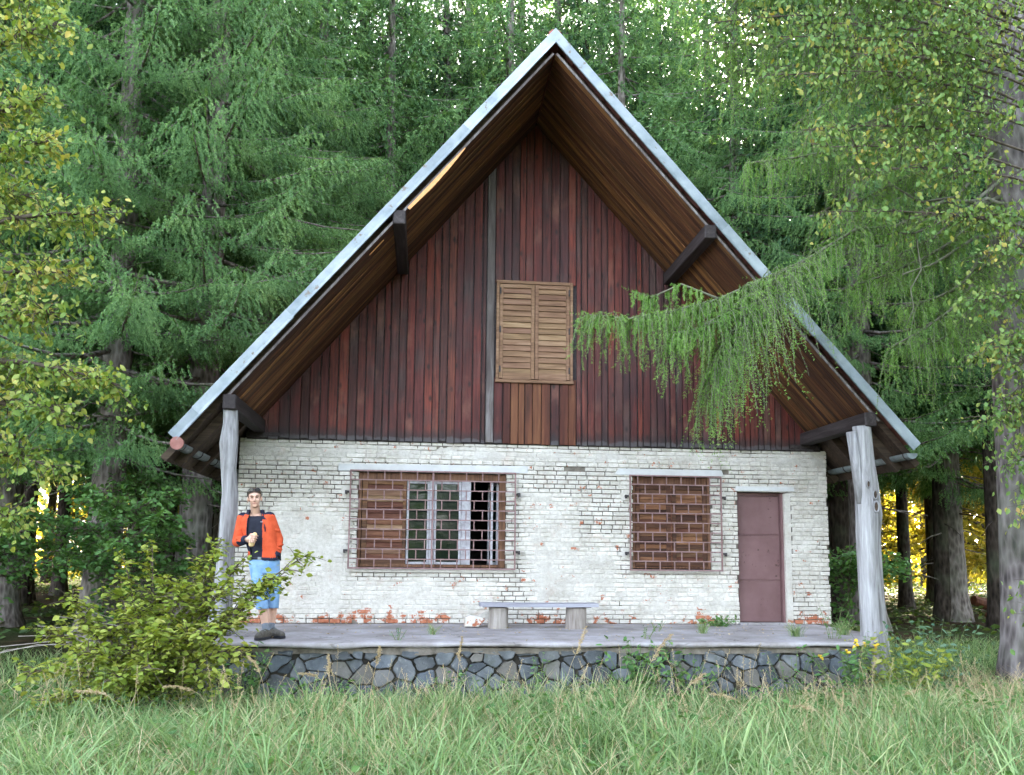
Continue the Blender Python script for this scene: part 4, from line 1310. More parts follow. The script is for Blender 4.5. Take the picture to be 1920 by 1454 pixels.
put(near_b, .4, 26.5, 3.6, 1.15, 'spruce farther back, left of the roof ridge')
put(near_a, 8.6, 24.5, 1.0, 1.1, 'spruce farther back beyond the right roof slope')
put(near_b, -9.8, 15.2, 5.5, 1.0, 'spruce outside the left edge whose branches reach in at the top')
put(near_a, 1.2, 30.0, 4.4, 1.35, 'tall spruce far behind the ridge, a little left of it')
put(near_b, 6.2, 29.0, 2.0, 1.3, 'tall spruce far behind the right roof slope')
put(near_a, -2.6, 29.5, 3.0, 1.3, 'tall spruce far behind the left roof slope')
put(near_b, 3.4, 31.5, 5.8, 1.4, 'tallest spruce far behind the ridge, right of it')
put(near_b, -6.0, 27.0, .9, 1.2, 'tall spruce far behind, above the left eave')
put(near_a, 7.4, 32.0, 2.4, 1.4, 'tall spruce seen through the sky gap right of the ridge')
put(near_b, 9.6, 34.0, 4.4, 1.45, 'tall spruce beyond the sky gap, farther right of the ridge')
for k, (x, y, dz) in enumerate(((.3, -24, 3.2), (-3.4, -26, 3.4), (3.9, -25, 3.4), (-7.5, -30, 2.5), (8.5, -22, 2.5))):
    o = put(near_b if k % 2 else near_a, x, y, k * 1.3, .9, 'spruce across the clearing behind the viewer, mirrored in the window panes', 'spruces across the clearing'); o.location.z -= dz
for k, (x, y) in enumerate(((12.5, 1.5), (17, -3), (11.5, -7), (18, -12), (13, -16), (20.5, 4), (15.5, 6.5))):  # unseen trees added to block sky light from the right
    put(near_b if k % 2 else near_a, x, y, k * 1.7 + .5, 1.0, 'unseen spruce added at the right border of the clearing, outside the picture', 'unseen spruces added right of the clearing')
for k, (x, y, lab) in enumerate(((-5.0, 34, 'tall spruce at the back of the forest, over the middle of the left roof slope'), (-.8, 36, 'tall spruce at the back of the forest, just left of the ridge'), (2.6, 37, 'tall spruce at the back of the forest, straight above the ridge'), (5.6, 36, 'tall spruce at the back of the forest, just right of the ridge'), (9.0, 29, 'tall spruce at the back, behind the right purlin end'), (11.5, 36, 'tall spruce at the back of the forest, behind the gold-green leaves'), (11.8, 24, 'spruce in the second row behind the hanging larch twigs'))):
    put(near_a if k % 2 else near_b, x, y, k * 2.1, 1.35, lab)
G_BL, G_BR = 'forest trunks left of the cottage', 'forest trunks right of the cottage'
rf = random.Random(77)
pts = []
def ok_spot(x, y, dmin):
    return all((x - a) ** 2 + (y - b) ** 2 > dmin * dmin for a, b in pts) and not (-4.2 < x < 7.8 and y < 22)
first = {'a': True, 'b': True}
def far_tree(x, y):
    k = 'a' if rf.random() < .55 else 'b'
    proto = far_a if k == 'a' else far_b
    lab, grp = ('dark slender spruce deep in the forest left of the cottage', G_BL) if x < 1.6 else ('dark slender spruce deep in the forest right of the cottage', G_BR)
    s = rf.uniform(.85, 1.15)
    if first[k]:
        first[k] = False
        place(proto, x, y, rf.random() * 6.28, s); proto['label'] = lab; proto['group'] = grp
    else:
        put(proto, x, y, rf.random() * 6.28, s, lab, grp)
tries = 0
for (x0, x1, y0, y1, cnt, dm) in ((-16, -4.6, 17, 30, 26, 1.5), (-26, -2, 27, 44, 38, 1.8), (8.5, 20, 16.5, 27, 17, 1.7), (4, 34, 27, 38, 13, 2.0), (24, 44, 24, 44, 8, 2.2), (-3, 9, 25, 34, 10, 2.2)):
    c = 0; tries = 0
    while c < cnt and tries < 4000:
        tries += 1
        x, y = rf.uniform(x0, x1), rf.uniform(y0, y1)
        if ok_spot(x, y, dm):
            pts.append((x, y)); far_tree(x, y); c += 1

# ------------------------------------------------------------------ broadleaf trees and bushes
def branchy(name, label, cat_, base, limbs, mat, size, seed, spread, per, twigmat=None, kids=5, r0=.03, hang=.5, flat=.5, asp=.62, n_sub=6, sublen=.5, group=None, t0=.18):
    """limbs: polylines in world space; side twigs leave them and carry leaves"""
    r = np.random.default_rng(seed); rr = random.Random(seed)
    root = thing(name, label, cat_, base, group)
    mb = MB(); P = []
    for L_ in limbs:
        L_ = [Vector(p) for p in L_]
        n = len(L_)
        mb.tube([tuple(p) for p in L_], [r0 * (1 - .85 * i / (n - 1)) + .003 for i in range(n)], 6, jit=.08, seed=seed)
        for k in range(n_sub):
            t = t0 + (1 - t0) * (k + rr.random()) / n_sub
            f = t * (n - 1); i = min(int(f), n - 2); p = L_[i].lerp(L_[i + 1], f - i)
            d = (L_[i + 1] - L_[i]).normalized()
            for j in range(kids):
                q = Vector((rr.gauss(0, 1), rr.gauss(0, 1), rr.gauss(0, .7))) + d * .9
                q.normalize()
                ln = sublen * rr.uniform(.5, 1.25) * (1.15 - .4 * t)
                e = p + q * ln + Vector((0, 0, -.12 * ln))
                m_ = p.lerp(e, .5) + Vector((0, 0, .05 * ln))
                mb.tube([tuple(p), tuple(m_), tuple(e)], [.006, .004, .002], 3, cap=False)
                tt = np.linspace(.15, 1.05, per)[:, None] + r.uniform(-.05, .05, (per, 1))
                P.append(np.array(p) * (1 - tt) + np.array(e) * tt + r.normal(0, spread, (per, 3)))
    mb.build('branches', twigmat or M['twig'], root, smooth=True)
    P = np.concatenate(P)
    V, F = leaves(P, r, size, hang=hang, asp=asp, flat=flat)
    np_mesh('foliage', V, F, mat, root)
    return root

# yellowing tree at the left edge: trunk outside the picture, limbs reach in
def arc(p0, p1, bulge, n=6):
    p0, p1 = Vector(p0), Vector(p1)
    return [p0.lerp(p1, i / (n - 1)) + Vector((0, 0, bulge * math.sin(math.pi * i / (n - 1)))) for i in range(n)]
bx, by = -5.5, 8.9
limbs = [[(bx, by, gz(bx, by) - .2), (bx, by, 1.5), (bx + .05, by, 3.5), (bx + .1, by, 6.0), (bx + .12, by, 8.2)]]
for (x, y, z, z0, b) in ((-3.80, 8.5, 6.3, 5.2, .25), (-3.95, 8.7, 5.6, 4.6, .2), (-3.75, 8.4, 5.0, 4.2, .2), (-3.25, 8.6, 4.35, 3.7, .25), (-3.55, 8.8, 3.8, 3.3, .2), (-3.60, 8.5, 3.3, 3.0, .15), (-3.0, 8.6, 2.62, 2.6, .25),
                         (-3.35, 8.4, 2.3, 2.1, .2), (-3.55, 8.6, 1.8, 1.7, .2), (-3.9, 8.5, 1.35, 1.3, .1), (-4.1, 8.9, 7.0, 6.0, .2), (-4.3, 9.3, 4.8, 4.0, .2), (-4.2, 9.2, 2.9, 2.4, .2)):
    limbs.append(arc((bx + .05, by, z0), (x, y, z), b))
branchy('young_broadleaf_tree', 'yellowing broadleaf tree reaching in along the left edge of the picture', 'tree', (bx, by, gz(bx, by)), limbs, M['leaf_yellowing'], .064, 5, .05, 9, kids=9, n_sub=12, r0=.04, sublen=.42, hang=.5, flat=.4)

# broad green saplings under the spruces on the left
for (x, y, zt, lab, sd) in ((-4.2, 12.9, 1.75, 'green sapling with layered leaves in front of the dark trunks at left', 21), (-5.9, 12.2, 1.35, 'low green sapling at the far left below the yellowing tree', 22), (-5.0, 14.2, 2.1, 'leafy sapling half hidden between the two big left trunks', 23), (-7.4, 13.4, 2.0, 'tall green sapling at the left picture edge under the boughs', 24), (7.3, 14.2, .9, 'low green sapling behind the right post', 25)):
    g0 = gz(x, y)
    lm = [[(x, y, g0 - .1), (x, y, .4), (x + .05, y, zt)]]
    for k in range(9):
        a = k * 2.4; z0 = .55 + (zt - .6) * k / 9
        lm.append(arc((x, y, z0), (x + math.cos(a) * (1.15 - .07 * k), y + math.sin(a) * .9, z0 + .28), .08, 5))
    branchy('sapling', lab, 'sapling', (x, y, g0), lm, M['leaf_green'], .085, sd, .04, 7, kids=7, n_sub=7, r0=.014, sublen=.34, hang=.3, flat=.6)

# the hazel-like bush in front of the terrace corner
x, y = -2.65, 9.05
g0 = gz(x, y)
lm = []
rbh = random.Random(8)
for (ex, ey, ez, b) in ((-3.72, 8.9, .22, .20), (-3.35, 9.0, .34, .2), (-3.05, 9.1, .62, .15), (-2.62, 9.2, .72, .12), (-2.12, 9.3, 1.16, .04), (-1.92, 9.3, .90, .10), (-1.18, 9.35, 1.02, .22), (-1.80, 9.2, .38, .2), (-1.80, 8.9, .02, .22),
                        (-3.75, 8.7, -.15, .20), (-3.2, 8.6, .05, .22), (-2.5, 8.5, .25, .3), (-2.1, 8.6, .22, .28), (-2.80, 8.8, .45, .22), (-2.38, 8.9, .66, .22), (-3.55, 8.6, -.40, .10), (-1.9, 8.7, -.22, .2), (-2.5, 8.4, -.1, .25), (-2.9, 8.4, -.2, .2), (-2.05, 9.1, .64, .12),
                        (-2.80, 9.25, 1.04, .02), (-3.05, 9.2, .90, .02), (-1.70, 9.3, .66, .1), (-2.30, 9.3, .98, .02), (-3.5, 9.0, .55, .05), (-1.45, 9.3, .80, .15)):
    lm.append(arc((x + rbh.uniform(-.1, .1), y + rbh.uniform(-.1, .1), g0), (ex, ey, ez), b, 6))
branchy('leafy_bush', 'olive-green leafy bush in front of the left terrace corner, overlapping the post', 'bush', (x, y, g0), lm, M['leaf_bush'], .068, 33, .025, 8, kids=4, n_sub=11, r0=.012, sublen=.24, hang=.2, flat=.7, asp=.68)

# green and gold broadleaf tree on the right: trunk outside the picture
bx, by = 9.3, 9.6
limbs = [[(bx, by, gz(bx, by) - .2), (bx, by, 2), (bx - .1, by, 4.5), (bx - .15, by, 8), (bx - .2, by, 11)]]
for (x_, y_, z_, z0, b) in ((5.0, 9.3, 8.0, 6.6, .5), (4.3, 9.2, 7.4, 6.2, .6), (4.75, 9.0, 6.7, 5.8, .5), (4.4, 9.3, 6.1, 5.4, .5), (5.2, 9.2, 5.6, 5.0, .4), (4.9, 9.4, 5.15, 4.6, .3), (6.0, 9.0, 7.3, 6.0, .4), (6.1, 9.3, 8.2, 7.0, .3),
                          (5.6, 9.1, 6.4, 5.5, .4), (4.2, 9.4, 8.3, 7.2, .4), (3.75, 9.3, 7.9, 7.0, .6), (7.0, 9.4, 3.7, 3.6, .2), (6.75, 9.3, 2.9, 3.0, .2),
                          (7.2, 9.1, 2.0, 2.2, .15), (7.3, 9.0, 1.2, 1.5, .1), (6.85, 9.1, 3.3, 3.3, .2), (7.0, 9.0, .75, 1.0, .1), (7.05, 9.1, .35, .6, .1), (3.35, 9.3, 7.4, 6.8, .6), (3.1, 9.4, 8.2, 7.6, .5), (3.9, 9.2, 6.7, 6.0, .5), (4.6, 9.1, 5.8, 5.2, .4), (5.4, 9.0, 7.7, 6.6, .4), (3.6, 9.2, 8.7, 7.6, .4), (3.0, 9.3, 8.7, 8.0, .4), (2.75, 9.4, 8.05, 7.4, .5), (3.2, 9.2, 7.8, 7.0, .5), (4.0, 9.2, 7.2, 6.4, .5), (5.0, 9.1, 7.0, 6.2, .4), (4.4, 9.3, 8.8, 7.8, .4), (5.6, 9.2, 8.6, 7.6, .4), (6.75, 9.3, 4.7, 4.6, .25), (6.55, 9.4, 4.1, 4.0, .25), (6.6, 9.3, 3.5, 3.5, .2), (6.7, 9.4, 2.7, 2.9, .2), (6.9, 9.3, 2.2, 2.5, .15), (7.0, 9.2, 1.6, 1.9, .1), (6.6, 9.5, 5.2, 5.0, .2)):
    limbs.append(arc((bx - .1, by, z0), (x_, y_, z_), b, 7))
branchy('broadleaf_tree', 'green and gold leaved tree reaching in from the right, over the upper right corner', 'tree', (bx, by, gz(bx, by)), limbs, M['leaf_mixed'], .066, 9, .06, 9, kids=6, n_sub=10, r0=.018, sublen=.5, hang=.6, flat=.3, t0=.52)

# ------------------------------------------------------------------ larch at the right edge: grey trunk, long mossy limbs, hanging twigs
lx, ly = 8.10, 10.75
larch = thing('larch_tree', 'larch with thick grey trunk at the right edge and long hanging twigs over the roof', 'tree', (lx, ly, gz(lx, ly)))
mb = MB()
zs = [-.75, -.4, -.1, .5, 1.3, 2.5, 3.6, 5.0, 6.5, 8.2, 10.5, 13, 16, 19]
mb.tube([(lx + (.10 * z / 8 if z > 0 else 0) - .02, ly, z) for z in zs], [.50, .44, .39, .37, .36, .35, .345, .335, .325, .31, .27, .21, .13, .03], 20, jit=.035, seed=3)
mb.build('trunk', M['bark_grey'], larch, smooth=True)
rl = np.random.default_rng(66); rrl = random.Random(66)
mbr = MB(); A, B = [], []
def larch_limb(pts, r0, hang, dens=1.0, from_t=.15):
    pts = [Vector(p) for p in pts]; n = len(pts)
    mbr.tube([tuple(p) for p in pts], [r0 * (1 - .8 * i / (n - 1)) + .004 for i in range(n)], 6, jit=.1, seed=int(r0 * 1000))
    L = sum((pts[i + 1] - pts[i]).length for i in range(n - 1))
    m = int(L / .034 * dens)
    for k in range(m):
        cl = max(3, int(L / .13)); t = from_t + (1 - from_t) * min(.999, max(0, (rrl.randrange(cl) + .5 + rrl.gauss(0, .16)) / cl))
        f = t * (n - 1); i = min(int(f), n - 2); p = pts[i].lerp(pts[i + 1], f - i)
        d = (pts[i + 1] - pts[i]).normalized()
        s = Vector((-d.y, d.x, 0)).normalized() * rrl.choice((-1, 1))
        h = hang * (.25 + 1.05 * rrl.random() ** 1.6) * (1.15 - .35 * t)
        # the strand leaves sideways and then hangs; three pieces
        q = p.copy(); dirv = (s * rrl.uniform(.2, .9) + d * rrl.uniform(-.2, .6) + Vector((0, 0, rrl.uniform(-.5, .15)))).normalized()
        seg = h / 4
        path = [q.copy()]
        for w_ in range(4):
            e = q + dirv * seg
            A.append(np.array(q)); B.append(np.array(e))
            # side shoots
            if rrl.random() < .75:
                sd = (dirv + Vector((rrl.gauss(0, .6), rrl.gauss(0, .6), -.2))).normalized() * seg * rrl.uniform(.5, 1.1)
                A.append(np.array(e)); B.append(np.array(e + sd))
            q = e; path.append(q.copy())
            dirv = (dirv * .55 + Vector((rrl.gauss(0, .12), rrl.gauss(0, .12), -.75))).normalized()
        if rrl.random() < .5: path.append(q + dirv * rrl.uniform(.04, .12))
        else: path.append(q + dirv * .01)
        mbr.tube([tuple(p_) for p_ in path], [.0055, .0045, .004, .003, .0025, .002], 3, cap=False)
    # tip
    A.append(np.array(pts[-1])); B.append(np.array(pts[-1] + (pts[-1] - pts[-2]).normalized() * .18))
T = lambda z: (lx - .25 + .1 * z / 8, ly - .15, z)
# the bough that crosses the gable
larch_limb([T(6.3), (7.2, 10.2, 5.75), (6.6, 10.0, 5.62), (5.9, 9.9, 5.22), (5.3, 9.8, 5.10), (4.6, 9.75, 4.65), (4.0, 9.75, 4.36), (3.5, 9.75, 4.12), (2.95, 9.75, 3.95), (2.4, 9.75, 3.83), (1.86, 9.75, 3.86)], .022, .72, 2.6, .26)
larch_limb([(4.6, 9.75, 4.65), (4.1, 9.68, 4.25), (3.75, 9.65, 3.85), (3.5, 9.62, 3.55), (3.35, 9.6, 3.25)], .016, 1.15, 4.0, .05)
larch_limb([(4.3, 9.75, 4.5), (3.95, 9.7, 4.1), (3.7, 9.68, 3.8), (3.55, 9.66, 3.5)], .012, 1.2, 3.5, .05)
larch_limb([(4.0, 9.75, 4.36), (3.6, 9.6, 3.95), (3.2, 9.55, 3.7), (2.85, 9.5, 3.6)], .012, .70, 3.2, .05)
larch_limb([(3.5, 9.75, 4.12), (3.1, 9.95, 4.35), (2.75, 10.05, 4.20), (2.55, 10.1, 4.28)], .012, .26, 1.5, .1)
# limbs to the upper left
for (p1, p2, p3, h, dn) in (((7.2, 10.2, 9.4), (5.6, 9.9, 8.8), (3.6, 9.9, 8.55), 1.0, 1.3), ((7.0, 10.3, 8.4), (5.6, 10.2, 7.7), (3.9, 10.2, 7.35), .95, 1.5), ((7.1, 10.3, 7.5), (6.0, 10.3, 6.9), (4.7, 10.3, 6.35), .95, 1.5),
                            ((7.1, 10.4, 6.7), (6.2, 10.5, 6.05), (5.2, 10.5, 5.55), .9, 1.6), ((7.2, 10.5, 5.7), (6.5, 10.6, 5.2), (5.8, 10.6, 4.85), .9, 1.6), ((7.3, 10.3, 5.0), (6.8, 10.2, 4.5), (6.1, 10.2, 4.25), .95, 1.7),
                            ((7.3, 10.3, 4.4), (6.9, 10.3, 4.0), (6.35, 10.2, 3.75), .95, 1.3), ((7.4, 10.8, 8.0), (6.7, 11.4, 7.2), (6.0, 11.7, 6.6), .9, 1.3), ((7.4, 10.9, 6.4), (6.9, 11.4, 5.8), (6.4, 11.6, 5.3), .9, 1.3),
                            ((7.3, 10.2, 5.6), (6.4, 10.1, 4.9), (5.3, 10.15, 4.45), .85, 1.8), ((7.3, 10.2, 4.9), (6.7, 10.1, 4.2), (5.9, 10.15, 3.7), .85, 1.6), ((7.2, 10.1, 7.9), (5.3, 9.9, 7.6), (3.3, 9.9, 7.55), .9, 1.6), ((7.0, 10.2, 6.9), (5.4, 10.0, 6.3), (4.0, 10.0, 6.0), .8, 1.5),
                            ((7.2, 10.2, 10.3), (5.4, 10.1, 9.9), (3.4, 10.2, 9.5), 1.0, 1.0), ((7.5, 11.3, 9.2), (6.6, 12.1, 8.5), (5.9, 12.8, 8.1), 1.0, 1.1)):
    z0 = p1[2] + .35
    larch_limb([T(z0), p1, tuple((Vector(p1) + Vector(p2)) / 2 + Vector((0, 0, -.08))), p2, tuple((Vector(p2) + Vector(p3)) / 2 + Vector((0, 0, -.03))), p3], .028, h, dn, .1)
# bare mossy limbs that show against the green
for pp in ([T(8.9), (7.3, 10.2, 8.6), (6.6, 10.0, 8.15), (6.0, 9.9, 7.75), (5.5, 9.9, 7.4), (4.9, 9.9, 7.1)], [T(6.5), (7.35, 10.3, 6.25), (6.9, 10.1, 5.75), (6.3, 10.0, 5.6), (5.7, 10.0, 5.95)],
           [T(5.9), (7.3, 10.1, 5.75), (6.6, 9.9, 5.35), (6.1, 9.8, 5.1), (5.55, 9.8, 5.05)], [T(5.5), (7.1, 10.1, 5.2), (6.4, 9.9, 4.75), (5.9, 9.8, 4.55)], [T(8.3), (7.6, 9.9, 8.2), (6.9, 9.7, 8.35), (6.2, 9.6, 8.4)],
           ):
    mbr.tube(pp, [.026 * (1 - .75 * i / (len(pp) - 1)) + .004 for i in range(len(pp))], 6, jit=.12, seed=4)
mbr.tube([(5.9, 9.8, 3.85), (6.0, 9.75, 4.1), (5.97, 9.75, 4.35), (6.12, 9.75, 4.6), (6.1, 9.8, 5.1)], [.004, .007, .008, .010, .012], 5, jit=.15, seed=6)
mbr.build('branches', M['twig_moss'], larch, smooth=True)
V, F = needles(np.array(A), np.array(B), rl, .030, .0075, 6, 3)
np_mesh('needles', V, F, M['larch'], larch)
# crown top of the larch, above the picture

# ------------------------------------------------------------------ sunlit young trees at the far forest edge
rsu = random.Random(15)
edge_trees = []
for k, (x, y, zt) in enumerate(((-9.5, 33, 8), (-7.6, 35, 7), (-13, 36, 9), (12.2, 27, 10), (15.0, 28.5, 10), (17.8, 30, 10), (20.5, 29, 10), (13.6, 33, 10), (18, 36, 10), (11.4, 31, 9), (23, 33, 10), (-17, 33, 9))):
    lab, grp = ('sunlit yellow-green young tree at the far forest edge, left of the cottage', 'sunlit young trees left') if x < 0 else ('sunlit yellow-green young tree at the far forest edge, right of the cottage', 'sunlit young trees right')
    if k in (0, 3):
        g0 = 0
        lm = [[(0, 0, -.3), (0, 0, zt * .5), (.1, 0, zt)]]
        for i in range(34):
            a = i * 2.4; z0 = .7 + (zt - 1.0) * i / 34
            L = 2.3 * (1 - .5 * i / 34)
            lm.append(arc((0, 0, z0), (math.cos(a) * L, math.sin(a) * L, z0 + .5), .15, 5))
        o = branchy('young_broadleaf_tree', lab, 'tree', (0, 0, 0), lm, M['leaf_sun'], .19, 50 + k, .14, 6, M['twig'], kids=6, n_sub=6, r0=.05, sublen=.75, hang=.4, flat=.5, group=grp)
        o.location = (x, y, gz(x, y)); edge_trees.append(o)
    else:
        put(edge_trees[k % len(edge_trees)], x, y, rsu.random() * 6.28, rsu.uniform(.85, 1.15), lab, grp)

rw = np.random.default_rng(404)
n_ = 30000
P = np.stack([rw.uniform(-60, 75, n_), rw.uniform(50, 64, n_), rw.random(n_) ** 1.3 * 9.5], -1)
P = P[fbm(P[:, 0] * .16, P[:, 2] * .3, 61) + .25 * (1 - P[:, 2] / 9.5) > .45]
P[:, 2] += ground_z(P[:, 0], P[:, 1])
V, F = leaves(P, rw, .60, hang=.4, flat=.4, asp=.7)
o = np_mesh('distant_wood', V, F, M['leaf_sun'], kind='stuff'); tag(o, 'sunlit yellow-green wood glimpsed between the far trunks', 'wood')

# ------------------------------------------------------------------ meadow grass, herbs and forest floor growth
def blades(P, r, h, w, lean=.35, curl=.5):
    n = len(P)
    az = r.uniform(0, 2 * np.pi, n)
    out = np.stack([np.cos(az), np.sin(az), np.zeros(n)], -1)
    sd = np.stack([-np.sin(az), np.cos(az), np.zeros(n)], -1)
    tw = r.uniform(0, 2 * np.pi, n)
    sd = sd * np.cos(tw)[:, None] + out * np.sin(tw)[:, None]
    h = h * np.ones(n); H_ = (h * r.uniform(.55, 1.2, n))[:, None]
    ln = (lean * r.uniform(.2, 1.5, n))[:, None] * H_; cu = (curl * r.uniform(0, 1.3, n))[:, None] * H_
    W = (w * r.uniform(.7, 1.3, n))[:, None]
    lv = []
    for t, ww in ((0, .8), (.4, 1.0), (.75, .75)):
        c = P + out * (ln * t + cu * t ** 3) + np.array([0, 0, 1.]) * (H_ * t - cu * t ** 3 * .55)
        lv += [c - sd * W * ww, c + sd * W * ww]
    tip = P + out * (ln + cu) + np.array([0, 0, 1.]) * (H_ - cu * .6)
    V = np.stack(lv + [tip], 1)
    F = np.array([[0, 1, 3], [0, 3, 2], [2, 3, 5], [2, 5, 4], [4, 5, 6]])
    return V.reshape(-1, 3), (np.arange(n)[:, None, None] * 7 + F[None]).reshape(-1, 3)
rg = np.random.default_rng(91)
def scatter(n, x0, x1, y0, y1, keep=None):
    P = np.stack([rg.uniform(x0, x1, n), rg.uniform(y0, y1, n)], -1)
    if keep is not None: P = P[keep(P[:, 0], P[:, 1])]
    return np.concatenate([P, ground_z(P[:, 0], P[:, 1])[:, None] - .02], 1)
parts = []
# tussocks: blades gather round centres
C_ = scatter(2600, -6.5, 9.5, 4.6, 10.02)
k = rg.integers(0, len(C_), 31000)
P = C_[k] + np.concatenate([rg.normal(0, .085, (len(k), 2)), np.zeros((len(k), 1))], 1)
P = P[(P[:, 1] < 10.05) | (P[:, 0] < -2.9) | (P[:, 0] > 5.8)]
P[:, 2] = ground_z(P[:, 0], P[:, 1]) - .02
hh = (.14 + 1.0 * np.clip(fbm(P[:, 0] * 1.1, P[:, 1] * 1.1, 12) - .22, 0, 1)) * (1 - .40 * sm(8.6, 9.9, P[:, 1]))
parts.append(blades(P, rg, hh, .0042, .4, .55))
P = scatter(24000, -6.5, 9.5, 4.6, 10.05)
parts.append(blades(P, rg, (.24 + .14 * fbm(P[:, 0], P[:, 1], 14)) * (1 - .45 * sm(8.6, 9.9, P[:, 1])), .0044, .7, .6))
P = scatter(7000, -9, -2.7, 9.9, 13.5)
parts.append(blades(P, rg, .22, .004, .5, .5))
P = scatter(9000, 5.7, 12.5, 9.9, 14.5)
parts.append(blades(P, rg, .26, .004, .5, .5))
V, F = cat(parts)
gr = np_mesh('meadow_grass', V, F, M['grass'], kind='stuff'); tag(gr, 'tall uncut meadow grass in front of the terrace', 'grass')
# low broad herbs between the grass
P = scatter(9000, -6.5, 9.5, 5.0, 10.0, lambda a, b: fbm(a * .7, b * .7, 41) > .52)
P[:, 2] += rg.uniform(.03, .30, len(P))
V, F = leaves(P, rg, .075, hang=.05, flat=.5, asp=.5)
o = np_mesh('meadow_herbs', V, F, M['leaf_green'], kind='stuff'); tag(o, 'low leafy herbs scattered through the meadow grass', 'herbs')
# forest floor growth
P = scatter(30000, -26, 34, 12.5, 46, lambda a, b: ((a < -3.2) | (a > 6.9) | (b > 21)) & (fbm(a * .25, b * .25, 51) > .40))
P[:, 2] += rg.uniform(.02, .42, len(P)) * (fbm(P[:, 0] * .5, P[:, 1] * .5, 52))
V, F = leaves(P, rg, .15, hang=.1, flat=.6, asp=.55)
o = np_mesh('forest_undergrowth', V, F, M['fern'], kind='stuff'); tag(o, 'low green undergrowth on the shaded forest floor', 'undergrowth')
# ------------------------------------------------------------------ the man leaning at the left post
def capsule(mb, a, b, ra, rb, n=14, sx=1.0, axis=None):
    """tapered limb with round ends; sx flattens it along `axis`"""
    a, b = Vector(a), Vector(b)
    d = (b - a); L = d.length; d.normalize()
    ref = Vector(axis) if axis else (Vector((1, 0, 0)) if abs(d.x) < .8 else Vector((0, 1, 0)))
    x = (ref - d * ref.dot(d)).normalized(); y = d.cross(x)
    rows = []
    for k in range(4): t = -math.pi / 2 + (k + .5) / 4 * math.pi / 2; rows.append((a + d * math.sin(t) * ra, math.cos(t) * ra))
    rows.append((a, ra)); rows.append((a.lerp(b, .5), (ra + rb) / 2)); rows.append((b, rb))
    for k in range(4): t = (k + .5) / 4 * math.pi / 2; rows.append((b + d * math.sin(t) * rb, math.cos(t) * rb))
    k0 = len(mb.v)
    for c, r_ in rows:
        for j in range(n):
            an = 2 * math.pi * j / n
            mb.v.append(tuple(c + x * math.cos(an) * r_ * sx + y * math.sin(an) * r_))
    for i in range(len(rows) - 1):
        for j in range(n):
            mb.f.append((k0 + i * n + j, k0 + i * n + (j + 1) % n, k0 + (i + 1) * n + (j + 1) % n, k0 + (i + 1) * n + j))
    mb.f.append(tuple(k0 + j for j in reversed(range(n)))); mb.f.append(tuple(k0 + (len(rows) - 1) * n + j for j in range(n)))
def loft(mb, rings, n=22):
    """rings: (centre, rx, ry, turn about z)"""
    k0 = len(mb.v)
    for c, rx, ry, tw in rings:
        for j in range(n):
            an = 2 * math.pi * j / n
            ex, ey = math.cos(an), math.sin(an)
            px_, py_ = rx * math.copysign(abs(ex) ** .85, ex), ry * math.copysign(abs(ey) ** .85, ey)
            mb.v.append((c[0] + px_ * math.cos(tw) - py_ * math.sin(tw), c[1] + px_ * math.sin(tw) + py_ * math.cos(tw), c[2]))
    m = len(rings)
    for i in range(m - 1):
        for j in range(n):
            mb.f.append((k0 + i * n + j, k0 + i * n + (j + 1) % n, k0 + (i + 1) * n + (j + 1) % n, k0 + (i + 1) * n + j))
    mb.f.append(tuple(k0 + j for j in reversed(range(n)))); mb.f.append(tuple(k0 + (m - 1) * n + j for j in range(n)))
def ball(mb, c, r, rot=None, n=14):
    bm = bmesh.new(); bmesh.ops.create_uvsphere(bm, u_segments=n, v_segments=n // 2 + 2, radius=1.0)
    rot = rot or Matrix.Identity(3)
    vs_ = [Vector(c) + rot @ Vector((v.co.x * r[0], v.co.y * r[1], v.co.z * r[2])) for v in bm.verts]
    fs = [tuple(v.index for v in f.verts) for f in bm.faces]; bm.free()
    mb.add(vs_, fs)
def fuse(mb, name, mat, parent, voxel=.007, smooth=4, cut=None, solid=0.0, mats=None, pick=None):
    """unite overlapping volumes into one continuous skin"""
    o = mb.build(name, None, None)
    m_ = o.modifiers.new('r', 'REMESH'); m_.mode = 'VOXEL'; m_.voxel_size = voxel; m_.use_smooth_shade = True
    if smooth:
        s_ = o.modifiers.new('s', 'SMOOTH'); s_.factor = .5; s_.iterations = smooth
    dg = bpy.context.evaluated_depsgraph_get()
    me = bpy.data.meshes.new_from_object(o.evaluated_get(dg))
    bpy.data.objects.remove(o)
    if cut:
        bm = bmesh.new(); bm.from_mesh(me)
        kill = [f for f in bm.faces if cut(f.calc_center_median(), f.normal)]
        bmesh.ops.delete(bm, geom=kill, context='FACES'); bm.to_mesh(me); bm.free()
    for q in (mats or [mat]): me.materials.append(q)
    if pick:
        for p in me.polygons: p.material_index = pick(p.center, p.normal)
    me.polygons.foreach_set('use_smooth', [True] * len(me.polygons))
    me.name = name
    o = bpy.data.objects.new(name, me)
    # meshes are in world coordinates; bring them to the parent's origin
    loc = Vector(parent.location)
    me.transform(Matrix.Translation(-loc)); o.location = loc
    link(o, parent)
    if solid:
        k = o.modifiers.new('thickness', 'SOLIDIFY'); k.thickness = solid; k.offset = 1
    return o

